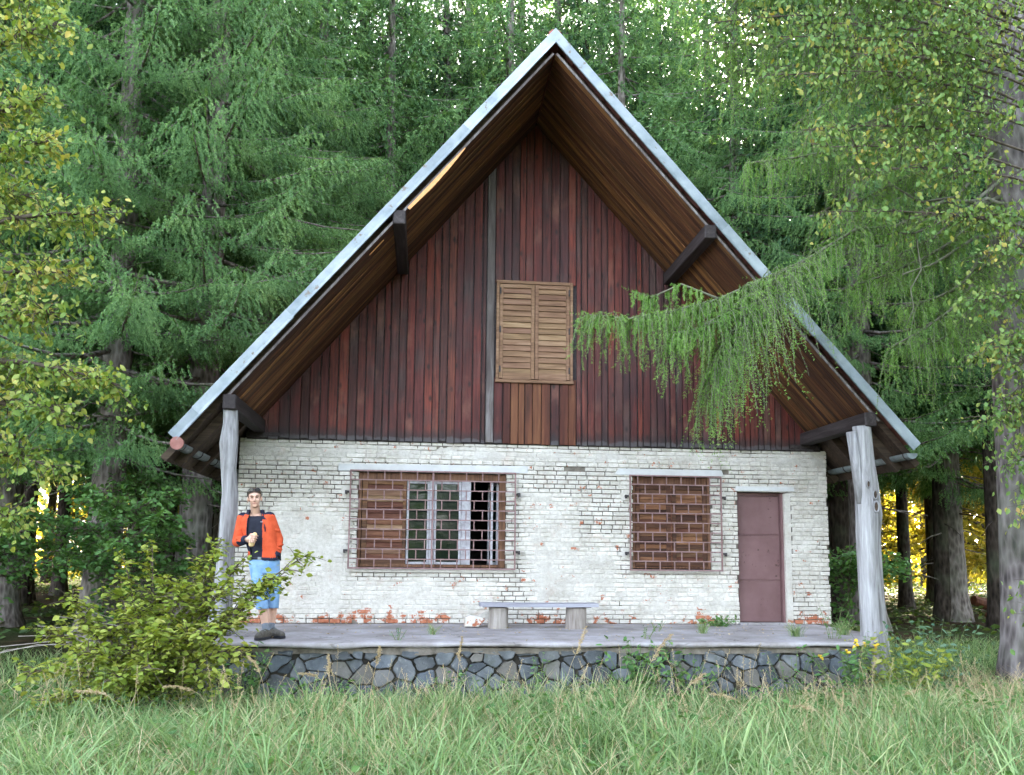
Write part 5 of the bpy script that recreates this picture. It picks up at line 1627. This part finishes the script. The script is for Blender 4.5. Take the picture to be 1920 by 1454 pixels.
M['skin'] = plain('skin', (0.50, 0.29, 0.21), (0.58, 0.36, 0.27), 8, .5, .001, 0, .35, 0)
M['tshirt'] = plain('black_tshirt', (0.013, 0.014, 0.022), (0.022, 0.024, 0.036), 10, .9, .003, 0, .2, 0)
M['orange'] = plain('orange_red_fleece', (0.46, 0.062, 0.020), (0.56, 0.090, 0.034), 14, .85, .004, 0, .2, 0)
M['navy'] = plain('navy_trim', (0.012, 0.013, 0.028), (0.022, 0.024, 0.045), 14, .85, .003, 0, .2, 0)
M['denim'] = plain('light_blue_denim', (0.13, 0.25, 0.43), (0.24, 0.37, 0.55), 9, .9, .012, 0, .2, 0)
M['sock'] = plain('grey_sock', (0.15, 0.17, 0.21), (0.21, 0.23, 0.27), 60, .95, .003, 0, .1, 0)
M['shoe'] = plain('dark_walking_shoe', (0.055, 0.047, 0.040), (0.11, 0.10, 0.085), 25, .8, .003, 0, .2, 0)
M['sole'] = plain('black_sole', (0.014, 0.014, 0.018), (0.028, 0.028, 0.034), 20, .7, .002)
M['hair'] = plain('short_brown_hair', (0.045, 0.028, 0.018), (0.085, 0.055, 0.036), 40, .8, .004, 0, .3, 0)
M['lens'] = plain('sunglass_lens', (0.02, 0.022, 0.025), (0.03, 0.032, 0.036), 5, .08, .0, 0, .8, 0)
M['eye'] = plain('eye', (0.012, 0.010, 0.008), (0.02, 0.016, 0.012), 5, .3, 0)
M['lip'] = plain('lip', (0.36, 0.15, 0.12), (0.40, 0.18, 0.14), 9, .5, 0, 0, .3, 0)
M['roll'] = plain('bread_roll', (0.62, 0.42, 0.18), (0.74, 0.56, 0.30), 12, .7, .003, 0, .2, 0)

man = thing('person', 'man in orange-red fleece jacket and light blue shorts leaning at the left post, legs crossed', 'person', (-1.82, 10.45, 0))
TW = R(-14)                      # the chest is turned a little, right shoulder back
# joints
shR, elR, wrR = (-2.185, 10.675, 1.415), (-2.225, 10.610, 1.135), (-2.085, 10.425, 1.158)
shL, elL, wrL = (-1.862, 10.580, 1.425), (-1.758, 10.640, 1.170), (-1.752, 10.530, .955)
hipR, knR, anR = (-1.968, 10.545, .875), (-1.892, 10.425, .475), (-1.812, 10.440, .085)
hipL, knL, anL = (-1.805, 10.545, .880), (-1.768, 10.540, .480), (-1.792, 10.625, .085)
torso = [((-1.885, 10.550, .80), .150, .105, TW * .4), ((-1.888, 10.550, .90), .165, .115, TW * .5), ((-1.905, 10.560, 1.02), .148, .100, TW * .7), ((-1.945, 10.580, 1.16), .158, .105, TW), ((-1.985, 10.605, 1.30), .178, .112, TW), ((-2.010, 10.620, 1.39), .176, .098, TW), ((-2.022, 10.625, 1.445), .120, .075, TW), ((-2.028, 10.622, 1.475), .066, .062, TW)]
neck = ((-2.027, 10.618, 1.44), (-2.032, 10.560, 1.575))
HC = Vector((-2.034, 10.545, 1.652))
HR = Matrix.Rotation(R(9), 3, 'Z') @ Matrix.Rotation(R(-4), 3, 'Y') @ Matrix.Rotation(R(3), 3, 'X')
hd = lambda x, y, z: tuple(HC + HR @ Vector((x, y, z)))
def inflate_t(k, kz=0): return [(c, rx + k, ry + k, tw) for c, rx, ry, tw in torso]

# ---- body: one continuous figure
b_ = MB()
loft(b_, torso)
capsule(b_, neck[0], neck[1], .058, .054)
ball(b_, hd(0, .012, .030), (.076, .094, .095), HR); ball(b_, hd(0, -.022, -.040), (.057, .066, .072), HR); ball(b_, hd(0, -.058, -.085), (.032, .028, .026), HR)
ball(b_, hd(.034, -.062, -.020), (.026, .022, .026), HR); ball(b_, hd(-.034, -.062, -.020), (.026, .022, .026), HR)           # cheeks
ball(b_, hd(0, -.078, .032), (.050, .016, .013), HR)                                                                        # brow
capsule(b_, hd(0, -.082, .020), hd(0, -.108, -.020), .009, .0135, 10); ball(b_, hd(0, -.094, -.026), (.018, .014, .010), HR)  # nose
for s in (-1, 1): ball(b_, hd(s * .078, .012, -.004), (.012, .022, .034), HR)                                              # ears
for (a, c, d) in ((shR, elR, wrR), (shL, elL, wrL)):
    capsule(b_, a, c, .056, .043); capsule(b_, c, d, .043, .029)
for (h_, k_, a_) in ((hipR, knR, anR), (hipL, knL, anL)):
    capsule(b_, h_, k_, .088, .056)
    mid_ = Vector(k_).lerp(Vector(a_), .32) + Vector((0, .018, 0))
    capsule(b_, k_, mid_, .054, .057); capsule(b_, mid_, a_, .056, .037)
# his right hand closed round the roll
RO_A, RO_B = Vector((-1.972, 10.317, 1.212)), Vector((-2.006, 10.324, 1.104))
rax = (RO_B - RO_A).normalized()
palm0 = Vector(wrR); palm1 = Vector((-2.030, 10.358, 1.162))
capsule(b_, palm0, palm1, .029, .038, 12, .72, (0, .3, 1)); ball(b_, tuple((palm0 + palm1) / 2 + Vector((.01, -.012, 0))), (.034, .028, .042))
for k, (off, L_) in enumerate(((.052, .92), (.024, 1.0), (-.004, .96), (-.030, .80))):
    c_ = Vector((-1.990, 10.320, 1.158)) - rax * off
    k0 = palm1 - rax * (off * .9) + Vector((.004, -.006, 0))
    k1 = c_ + Vector((-.022, -.044, -.004)); k2 = c_ + Vector((.020, -.048, -.006)); k3 = c_ + Vector((.044, -.014, -.008))
    if L_ < .85: k3 = k3 + Vector((-.008, -.006, 0))
    capsule(b_, k0, k1, .0115, .0105, 8); capsule(b_, k1, k2, .0105, .0095, 8); capsule(b_, k2, k3, .0095, .0080, 8)
th0 = palm0.lerp(palm1, .45) + Vector((.012, -.016, .024)); capsule(b_, th0, th0 + Vector((.022, -.030, .034)), .015, .012, 8); capsule(b_, th0 + Vector((.022, -.030, .034)), th0 + Vector((.052, -.046, .040)), .012, .0095, 8)
# his left hand goes into the pocket
pl = Vector((-1.752, 10.505, .885)); capsule(b_, wrL, pl, .027, .036, 12, .7, (0, 1, 0))
for k in range(4):
    f0 = pl + Vector((-.012 + .004 * k, -.030 + .020 * k, -.01)); capsule(b_, f0, f0 + Vector((-.004, -.004, -.045)), .010, .0095, 8); capsule(b_, f0 + Vector((-.004, -.004, -.045)), f0 + Vector((-.018, -.006, -.080 + .006 * abs(k - 1))), .0095, .008, 8)
capsule(b_, pl + Vector((-.01, -.03, .03)), pl + Vector((-.03, -.055, -.02)), .013, .010, 8)
# feet inside the shoes
FR, FL = Vector((-1.862, 10.295, .035)), Vector((-1.690, 10.540, .035))
capsule(b_, (anR[0], anR[1] + .02, .05), FR, .040, .032); capsule(b_, (anL[0], anL[1] + .02, .05), FL, .040, .032)
body = fuse(b_, 'body', M['skin'], man, .0064, 3)

# ---- face details
q = MB()
for s in (-1, 1): ball(q, hd(s * .031, -.0775, .012), (.0095, .006, .0048), HR, 10)
q.build('eyes', M['eye'], body)
q = MB()
for s in (-1, 1): q.tube([hd(s * .014, -.0905, .030), hd(s * .032, -.0905, .036), hd(s * .052, -.078, .029)], [.004, .005, .003], 6)
q.build('eyebrows', M['hair'], body)
q = MB(); q.tube([hd(-.026, -.0775, -.0555), hd(-.012, -.0865, -.0535), hd(0, -.0885, -.0545), hd(.012, -.0865, -.0535), hd(.026, -.0775, -.0555)], [.003, .0058, .0062, .0058, .003], 6); q.build('mouth', M['lip'], body)
# ---- short hair: a close cap over the skull
q = MB(); ball(q, hd(0, .020, .040), (.082, .098, .096), HR, 24)
q.v = [v for v in q.v]
hinv = HR.inverted()
def hair_cut(c, n):
    l = hinv @ (c - HC)
    return l.z < .050 + .55 * max(-l.y - .03, 0) - .75 * max(l.y, 0) - (.055 if abs(l.x) > .066 and l.y > -.028 and l.y < .02 else 0)
fuse(q, 'hair', M['hair'], man, .006, 2, cut=hair_cut)
# ---- sunglasses pushed up on the head
q = MB()
for s in (-1, 1):
    q.tube([hd(s * .036 + math.cos(k / 14 * 6.2832) * .029, -.066 + .010 * math.cos(k / 14 * 6.2832) * s * -1, .106 + math.sin(k / 14 * 6.2832) * .017) for k in range(15)], .0035, 5, cap=False)
    q.tube([hd(s * .064, -.060, .108), hd(s * .086, .0, .075), hd(s * .086, .035, .040)], .003, 5)
q.tube([hd(-.008, -.072, .109), hd(.008, -.072, .109)], .003, 5)
gl = q.build('sunglasses', M['navy'], man)
q = MB()
for s in (-1, 1):
    q.add([hd(s * .036 + math.cos(k / 14 * 6.2832) * .028, -.066 + .010 * math.cos(k / 14 * 6.2832) * s * -1, .106 + math.sin(k / 14 * 6.2832) * .016) for k in range(14)], [tuple(range(14))])
q.build('lens', M['lens'], gl)

# ---- T-shirt
q = MB(); loft(q, inflate_t(.010)[1:7]); capsule(q, shR, Vector(shR).lerp(Vector(elR), .4), .062, .056); capsule(q, shL, Vector(shL).lerp(Vector(elL), .4), .062, .056)
fuse(q, 'tshirt', M['tshirt'], man, .010, 3, cut=lambda c, n: c.z > 1.452)
# ---- jacket: open at the front, navy collar, yoke, cuffs, hem and side panel
q = MB()
jr = inflate_t(.022)
jr = [((-1.890, 10.552, .915), .190, .140, TW * .5), ((-1.893, 10.554, .97), .188, .140, TW * .6)] + [(c, rx + .006, ry + .006, tw) for c, rx, ry, tw in jr[2:7]] + [((-2.028, 10.612, 1.490), .098, .092, TW), ((-2.030, 10.606, 1.535), .092, .090, TW)]
loft(q, jr, 28)
rj = random.Random(2)
for (a, c, d, e_) in ((shR, elR, wrR, .92), (shL, elL, wrL, .97)):
    capsule(q, a, c, .072, .060); capsule(q, c, Vector(c).lerp(Vector(d), e_), .060, .047)
    for k in range(5):   # folds
        t = .35 + .6 * rj.random(); p = Vector(c).lerp(Vector(a), t * .7) if k < 3 else Vector(c).lerp(Vector(d), t * .6)
        ball(q, tuple(p + Vector((rj.uniform(-.02, .02), -.02, rj.uniform(-.02, .02)))), (.060, .058, .014), Matrix.Rotation(rj.uniform(-.5, .5), 3, 'Y'))
def open_l(z): return float(np.interp(z, [.90, .95, 1.10, 1.23, 1.36, 1.46, 1.54], [-2.020, -2.028, -2.062, -2.098, -2.100, -2.090, -2.070]))
def open_r(z): return float(np.interp(z, [.90, .95, 1.10, 1.23, 1.36, 1.46, 1.54], [-1.893, -1.898, -1.905, -1.915, -1.925, -1.945, -1.972]))
def jcut(c, n):
    if c.z > 1.522: return True
    if c.z < .922 and n.z < -.5: return True
    if c.y < 10.545 + (c.x + 1.98) * -.25 and open_l(c.z) < c.x < open_r(c.z):
        # keep the forearm that lies across the opening
        return not (1.085 < c.z < 1.235 and c.x < -2.03 and c.y < 10.478)
    for w_, e_ in ((wrR, elR), (wrL, elL)):
        dv = (Vector(w_) - Vector(e_)).normalized()
        if (c - Vector(w_)).dot(dv) > .012 and (c - Vector(w_)).length < .07: return True
    return False
def jpick(c, n):
    c = Vector(c); n = Vector(n)
    if c.z > 1.462: return 1
    for w_, e_ in ((wrR, elR), (wrL, elL)):
        dv = (Vector(w_) - Vector(e_)).normalized(); a_ = (c - Vector(w_)).dot(dv)
        if a_ > -.045 and (c - Vector(w_)).length < .085: return 1
    if (c - Vector(wrR)).length < .16 and c.z < 1.135 and c.x > -2.22 and c.y < 10.60: return 1
    if c.z < .945: return 1
    if n.z > .55 and c.z > 1.40: return 1
    if -1.80 < c.x < -1.70 and c.z < 1.10 and c.z > .93 and c.y > 10.50 and c.x < -1.765: return 1
    if min(abs(c.x - open_l(c.z)), abs(c.x - open_r(c.z))) < .006 and c.y < 10.53: return 1
    return 0
fuse(q, 'jacket', None, man, .0075, 2, cut=jcut, solid=.006, mats=[M['orange'], M['navy']], pick=jpick)
q = MB(); q.tube([(-1.893, 10.452, 1.345), (-1.884, 10.448, 1.305), (-1.876, 10.444, 1.255)], [.004, .009, .006], 6); q.build('chest_pocket', M['navy'], man)
q = MB(); q.box((-1.930, 10.474, 1.372), (.026, .006, .009)); q.build('chest_badge', M['frame_white'], man)
# ---- shorts to below the knee, belt
q = MB()
loft(q, [((-1.886, 10.550, .76), .158, .118, TW * .4), ((-1.886, 10.550, .86), .172, .124, TW * .5), ((-1.888, 10.552, .955), .166, .117, TW * .5)])
for (h_, k_, a_) in ((hipR, knR, anR), (hipL, knL, anL)):
    hem = Vector(k_).lerp(Vector(a_), .36)
    capsule(q, h_, k_, .096, .070); capsule(q, k_, hem, .070, .068)
    for k in range(3): ball(q, tuple(Vector(h_).lerp(Vector(k_), .5 + .2 * k) + Vector((0, -.02, 0))), (.084 - .006 * k, .076, .012), Matrix.Rotation(rj.uniform(-.5, .5), 3, 'Y'))
ball(q, (-1.968, 10.50, .57), (.026, .058, .07)); ball(q, (-1.705, 10.53, .60), (.022, .058, .07))      # cargo pockets
def hcut(c, n):
    return c.z < .352 + .05 * (c.x + 1.80) or c.z > .948
fuse(q, 'shorts', M['denim'], man, .0085, 2, cut=hcut, solid=.005)
q = MB(); q.tube([(-1.888 + math.cos(k / 24 * 6.2832) * .168, 10.552 + math.sin(k / 24 * 6.2832) * .119, .938) for k in range(25)], .016, 6, cap=False); q.build('belt', M['sole'], man)
q = MB(); q.box((-1.925, 10.425, .938), (.045, .012, .034), Matrix.Rotation(R(-10), 3, 'Z'), .003); q.build('buckle', M['gutter'], man)
# ---- socks and shoes
for (a_, f_, k_) in ((anR, FR, knR), (anL, FL, knL)):
    a_ = Vector(a_); up_ = (Vector(k_) - a_).normalized()
    q = MB(); capsule(q, a_ + up_ * .00, a_ + up_ * .085, .043, .043); fuse(q, 'sock', M['sock'], man, .007, 1)
    fwd = Vector((f_.x - a_.x, f_.y - a_.y, 0)).normalized()
    heel = a_ - fwd * .045; toe = heel + fwd * .285
    q = MB()
    capsule(q, Vector((heel.x, heel.y, .052)), Vector((a_.x, a_.y, .085)) , .044, .045); capsule(q, Vector((a_.x, a_.y, .080)), Vector((f_.x, f_.y, .052)), .046, .042)
    tp = toe - fwd * .045
    capsule(q, Vector((f_.x, f_.y, .050)), Vector((tp.x, tp.y, .044)), .046, .038, 14); capsule(q, Vector((heel.x, heel.y, .040)), Vector((tp.x, tp.y, .040)), .040, .040)
    sh = fuse(q, 'shoe', M['shoe'], man, .007, 2, cut=None)
    q = MB(); sd = Vector((-fwd.y, fwd.x, 0)); out = []
    for t, w in ((-.042, .022), (-.02, .038), (.06, .038), (.14, .048), (.20, .050), (.25, .040), (.285, .018)): out.append((heel + fwd * t, w))
    ring = [p + sd * w for p, w in out] + [p - sd * w for p, w in reversed(out)]
    n_ = len(ring)
    q.add([(p.x, p.y, .002) for p in ring] + [(p.x, p.y, .030) for p in ring], [tuple(reversed(range(n_))), tuple(range(n_, 2 * n_))] + [(i, (i + 1) % n_, n_ + (i + 1) % n_, n_ + i) for i in range(n_)])
    q.build('sole', M['sole'], sh)
    q = MB()
    for k in range(4):
        c_ = a_ + fwd * (.045 + .026 * k) + Vector((0, 0, 0)); zt = .118 - .013 * k
        q.tube([tuple(Vector((c_.x, c_.y, zt)) + sd * .026), tuple(Vector((c_.x, c_.y, zt + .008))), tuple(Vector((c_.x, c_.y, zt)) - sd * .026)], .004, 5)
    q.build('laces', M['gutter'], sh)
# ---- what he holds
ro = MB(); capsule(ro, RO_A, RO_B, .030, .034, 14)
o = ro.build('bread_roll', M['roll'], None, loc=tuple(RO_B), smooth=True)
tag(o, 'small pale golden roll held in the hand of the man in the orange jacket', 'food')
# ------------------------------------------------------------------ weeds, seed heads and other small things
def weed(name, label, x, y, z, h, stems, size, mat, seed, spread=.12, per=9, asp=.45, hang=.2, group=None, flowers=0, straight=.75):
    r = np.random.default_rng(seed); rr = random.Random(seed)
    root = thing(name, label, 'plant', (x, y, z), group)
    mb = MB(); P = []; FL = []
    for k in range(stems):
        a = rr.random() * 6.283; rad = spread * rr.random() ** .5
        hh = h * rr.uniform(.6, 1.1)
        p0 = Vector((x + math.cos(a) * rad * .5, y + math.sin(a) * rad * .5, z - .01)); p1 = Vector((x + math.cos(a) * rad * (1 + (1 - straight) * 3), y + math.sin(a) * rad * (1 + (1 - straight) * 2), z + hh))
        pm = p0.lerp(p1, .5) + Vector((0, 0, .06 * hh))
        mb.tube([tuple(p0), tuple(pm), tuple(p1)], [.004, .003, .002], 4, cap=False)
        tt = np.linspace(.12, 1.0, per)[:, None]
        P.append(np.array(p0) * (1 - tt) ** 2 + 2 * np.array(pm) * tt * (1 - tt) + np.array(p1) * tt ** 2 + r.normal(0, .012, (per, 3)))
        if k < flowers: FL.append(p1)
    mb.build('stems', M['stem'], root)
    V, F = leaves(np.concatenate(P), r, size, hang=hang, flat=.55, asp=asp)
    np_mesh('leaves', V, F, mat, root)
    for p in FL:
        q = MB()
        for k in range(5): ball(q, tuple(p + Vector((rr.uniform(-.025, .025), rr.uniform(-.025, .025), rr.uniform(-.02, .03)))), (.016, .016, .013), n=8)
        q.build('flower_head', M['flower'], root)
    return root
M['stem'] = plain('green_stem', (0.07, 0.11, 0.03), (0.15, 0.19, 0.06), 9, .7, .001)
M['leaf_weed'] = leafmat('bright_weed_leaves', [(0.0, (0.05, 0.12, 0.035)), (0.6, (0.11, 0.23, 0.075)), (1.0, (0.22, 0.32, 0.11))], .35, .5, .3, 5.0)
M['leaf_blue'] = leafmat('blue_green_leaves', [(0.0, (0.06, 0.13, 0.085)), (0.6, (0.13, 0.23, 0.15)), (1.0, (0.22, 0.33, 0.21))], .3, .55, .3, 5.0)
weed('leafy_weed', 'dark green leafy weed at the wall foot beside the door', 4.42, 12.55, 0, .13, 26, .06, M['leaf_weed'], 1, .20, 6, .6, .25)
weed('leafy_weed', 'thin pale weed standing before the steel door', 5.20, 10.55, 0, .42, 6, .035, M['leaf_weed'], 2, .14, 9, .5)
weed('leafy_weed', 'spindly weed on the terrace edge left of the bench', -.28, 10.35, 0, .16, 5, .035, M['leaf_blue'], 3, .07, 7, .4)
weed('leafy_weed', 'little weed at the terrace edge right of the bench', 2.75, 10.5, 0, .17, 6, .032, M['leaf_weed'], 4, .10, 7, .4)
weed('leafy_weed', 'small weed in a slab crack right of the bench logs', 3.2, 11.6, 0, .13, 5, .03, M['leaf_weed'], 5, .08, 6, .4)
weed('herb_clump', 'bright green herb clump against the stone wall below the bench end', 2.55, 9.93, gz(2.55, 9.93), .70, 34, .080, M['leaf_weed'], 6, .32, 12, .5, .3)
weed('herb_clump', 'green herb clump low on the stone wall right of the brighter herb clump', 3.15, 9.95, gz(3.15, 9.95), .55, 20, .075, M['leaf_weed'], 7, .3, 10, .5, .3)
weed('herb_clump', 'upright green herbs by the terrace wall next to the bush', -1.92, 9.75, gz(-1.92, 9.75), .62, 18, .06, M['leaf_weed'], 8, .2, 11, .5, .3)
weed('flowering_weed', 'yellow-flowered weed at the right end of the stone wall', 5.05, 9.78, gz(5.05, 9.78), .74, 26, .085, M['leaf_weed'], 9, .34, 12, .4, .2, None, 5)
weed('flowering_weed', 'bushy weed with yellowing leaves at the foot of the right post', 5.75, 9.9, gz(5.75, 9.9), .72, 40, .085, M['leaf_bush'], 10, .42, 12, .45, .2, None, 1)
weed('flowering_weed', 'blue-green bushy weed beside the right post', 6.25, 10.2, gz(6.25, 10.2), .85, 34, .085, M['leaf_blue'], 11, .40, 13, .4, .2)
weed('leafy_weed', 'slender weed hanging over the right part of the stone wall', 4.35, 9.9, gz(4.35, 9.9), .60, 9, .045, M['leaf_weed'], 12, .2, 10, .4)
weed('leafy_weed', 'green weed tuft at the base of the stone wall below the left window', .35, 9.9, gz(.35, 9.9), .36, 12, .05, M['leaf_weed'], 13, .2, 8, .45)
weed('leafy_weed', 'yellow-green herb at the stone wall below the bench logs', 1.35, 9.95, gz(1.35, 9.95), .50, 7, .05, M['leaf_weed'], 14, .1, 10, .4)
def tuft(label, x, y, z, n, h, seed):
    r = np.random.default_rng(seed)
    P = np.stack([x + r.normal(0, .03, n), y + r.normal(0, .03, n), np.full(n, z - .005)], -1)
    V, F = blades(P, r, h, .003, .6, .5)
    o = np_mesh('grass_tuft', V, F, M['grass'], None, loc=(x, y, z)); tag(o, label, 'plant')
tuft('small grass tuft growing from the slab left of the bench', .15, 11.1, 0, 60, .15, 1)
tuft('grass tuft on the terrace below the right window', 3.75, 11.3, 0, 70, .17, 2)
tuft('wide grass tuft on the terrace in front of the door', 4.85, 10.85, 0, 90, .20, 3)
tuft('grass tuft at the slab end near the right post', 5.62, 11.1, 0, 120, .22, 4)
tuft('dense dark grass tuft in the lower left meadow', -2.2, 7.2, gz(-2.2, 7.2), 160, .45, 5)
tuft('broad-bladed grass clump at the bottom edge right of centre', 1.4, 6.9, gz(1.4, 6.9), 150, .5, 6)
tuft('broad-bladed grass clump in the lower right meadow', 3.1, 7.3, gz(3.1, 7.3), 150, .5, 7)

def seed_stalk(label, x, y, h, lean, bend, seed, color='straw'):
    """dry grass stalk that arches over under its seed head"""
    rr = random.Random(seed); r = np.random.default_rng(seed)
    z = gz(x, y)
    pts = []
    for k in range(9):
        t = k / 8
        pts.append(Vector((x + lean * t + bend * t ** 3.2, y + .05 * t * rr.uniform(-1, 1), z + h * (t - .28 * abs(bend) / .3 * t ** 4))))
    root = thing('seed_grass', label, 'plant', (x, y, z), 'dry seed-head grasses')
    mb = MB(); mb.tube([tuple(p) for p in pts], [.0028 - .0002 * k for k in range(9)], 4); mb.build('stalk', M['straw'], root)
    A_, B_ = [], []
    for k in range(46):
        t = .70 + .30 * k / 46 + rr.uniform(-.01, .01); f = min(t, .999) * 8; i = int(f); p = pts[i].lerp(pts[i + 1], f - i)
        d = (pts[i + 1] - pts[i]).normalized()
        e = (d * .9 + Vector((rr.gauss(0, .35), rr.gauss(0, .35), -.25 + rr.gauss(0, .25)))).normalized() * rr.uniform(.03, .065) * (1.2 - .8 * (t - .7) / .3)
        A_.append(np.array(p)); B_.append(np.array(p + e))
    V, F = needles(np.array(A_), np.array(B_), r, .014, .007, 4, 3)
    np_mesh('seed_head', V, F, M['straw'], root)
for k, (x, y, h, ln, bd, lab) in enumerate((
        (-2.45, 7.9, .66, -.18, -.34, 'arching dry grass stalk at the lower left, farthest left of the seed heads'), (-1.85, 8.2, .62, -.14, -.30, 'arching dry grass stalk below the bush'), (-1.45, 8.7, .72, -.10, -.12, 'curled dry seed head in front of the left stones'),
        (-.95, 9.1, .62, .02, -.30, 'pale dry seed head bending left before the stone wall'), (-.55, 9.3, .70, .10, .02, 'brown upright seed head before the wall below the left window'), (-.80, 8.6, .66, -.12, .02, 'brown feathery grass head leaning left below the wall'),
        (.35, 9.0, .80, .05, .02, 'thin straight straw below the left window'), (1.75, 7.7, 1.02, .42, .08, 'long straw leaning right across the terrace edge'), (1.25, 8.3, .98, .30, .04, 'second long straw leaning right, nearer the bench'),
        (2.35, 8.0, .70, .14, .20, 'bleached grass stalk bending right at the centre right'), (3.1, 7.9, .55, -.10, -.28, 'drooping seed head in the right meadow'), (3.7, 7.5, .50, -.12, -.30, 'low drooping seed head at the bottom right'), (4.6, 8.2, .50, .10, .25, 'drooping seed head near the right edge of the meadow'))):
    seed_stalk(lab, x, y, h, ln, bd, 70 + k)
# straw scattered through the meadow: uncountable
rs2 = np.random.default_rng(8)
P = scatter(5200, -6, 9, 5.0, 9.9, lambda a, b: fbm(a * .9, b * .9, 77) > .42)
V, F = blades(P, rs2, .46, .0026, .8, .35)
P2 = scatter(1500, 4.5, 9, 8.2, 11.0); V2, F2 = blades(P2, rs2, .34, .0025, 1.1, .3)
V, F = cat([(V, F), (V2, F2)])
o = np_mesh('dry_straw', V, F, M['straw'], kind='stuff'); tag(o, 'dry straw blades scattered through the green meadow', 'straw')
# many smaller feathery grass heads
A_, B_, SV = [], [], MB()
rr5 = random.Random(31)
for k in range(170):
    x, y = rr5.uniform(-4.8, 7.5), rr5.uniform(6.2, 9.85); z = gz(x, y); h = rr5.uniform(.38, .72); ln = rr5.uniform(-.22, .22)
    top_p = Vector((x + ln, y + rr5.uniform(-.08, .08), z + h)); mid_p = Vector((x + ln * .4, y, z + h * .6))
    SV.tube([(x, y, z), tuple(mid_p), tuple(top_p)], [.002, .0017, .0012], 3, cap=False)
    for j in range(16):
        t = j / 16; p = mid_p.lerp(top_p, .35 + .65 * t); e = Vector((rr5.gauss(0, 1), rr5.gauss(0, 1), 1.2)).normalized() * (.035 * (1.1 - t))
        A_.append(np.array(p)); B_.append(np.array(p + e))
V2, F2 = needles(np.array(A_), np.array(B_), rs2, .010, .005, 3, 2)
tri = np.array([(f[0], f[1], f[2]) for f in SV.f] + [(f[0], f[2], f[3]) for f in SV.f])
V, F = cat([(np.array(SV.v), tri), (V2, F2)])
o = np_mesh('feather_grass', V, F, M['straw'], kind='stuff'); tag(o, 'small pale feathery grass heads standing all over the meadow', 'grass')
# longer pale blades close to the viewer
C_ = scatter(150, -4.5, 6.5, 4.8, 7.6)
k = rs2.integers(0, len(C_), 3200)
P = C_[k] + np.concatenate([rs2.normal(0, .06, (len(k), 2)), np.zeros((len(k), 1))], 1); P[:, 2] = ground_z(P[:, 0], P[:, 1]) - .02
V, F = blades(P, rs2, .58, .0055, .35, .75)
M['grass_long'] = leafmat('long_blue_green_grass', [(0.0, (0.12, 0.20, 0.075)), (0.6, (0.20, 0.31, 0.12)), (1.0, (0.35, 0.43, 0.20))], .3, .5, .3, 1.0, (1.1, 1.1, .7))
o = np_mesh('long_grass', V, F, M['grass_long'], kind='stuff'); tag(o, 'long arching blue-green grass blades nearest the viewer', 'grass')
# leaf litter blown over the terrace and the roof edge
P = np.stack([rs2.uniform(-2.6, 5.6, 420), 10.1 + 2.7 * rs2.random(420) ** .6, np.full(420, .010)], -1)
V, F = leaves(P, rs2, .035, hang=.0, flat=.9, asp=.6)
o = np_mesh('fallen_leaves', V, F, M['straw'], kind='stuff'); tag(o, 'small dry fallen leaves scattered over the concrete terrace', 'leaves')
# bare fallen twigs at the left forest edge
q = MB()
for k in range(7):
    a0 = Vector((-5.8 + .15 * k, 11.6 + .2 * k, gz(-5.8, 11.6) + .15 + .12 * k)); b0 = a0 + Vector((1.3 + .2 * (k % 3), -.3 + .1 * k, .35 - .16 * k))
    q.tube([tuple(a0), tuple(a0.lerp(b0, .5) + Vector((0, 0, .08))), tuple(b0)], [.006, .005, .002], 5)
M['pale_twig'] = plain('pale_dead_twig', (0.20, 0.17, 0.14), (0.34, 0.30, 0.26), 9, .9, .002)
o = q.build('dead_brushwood', M['pale_twig'], None, loc=(-5.5, 11.8, gz(-5.5, 11.8))); tag(o, 'bare dead brushwood at the left forest edge beside the bush', 'brushwood')
# split log lying in the forest on the right
q = MB(); x, y = 14.3, 20.5; z = gz(x, y)
q.tube([(x - .45, y, z + .42), (x, y, z + .30), (x + .5, y + .1, z + .10)], [.13, .15, .16], 9, jit=.08, seed=2); q.tube([(x - .2, y - .1, z + .02), (x + .1, y, z + .35)], [.05, .04], 6)
o = q.build('broken_log', M['plank_orange'], None, loc=(x, y, z)); tag(o, 'tilted orange-brown broken log on the forest floor at the right', 'log')
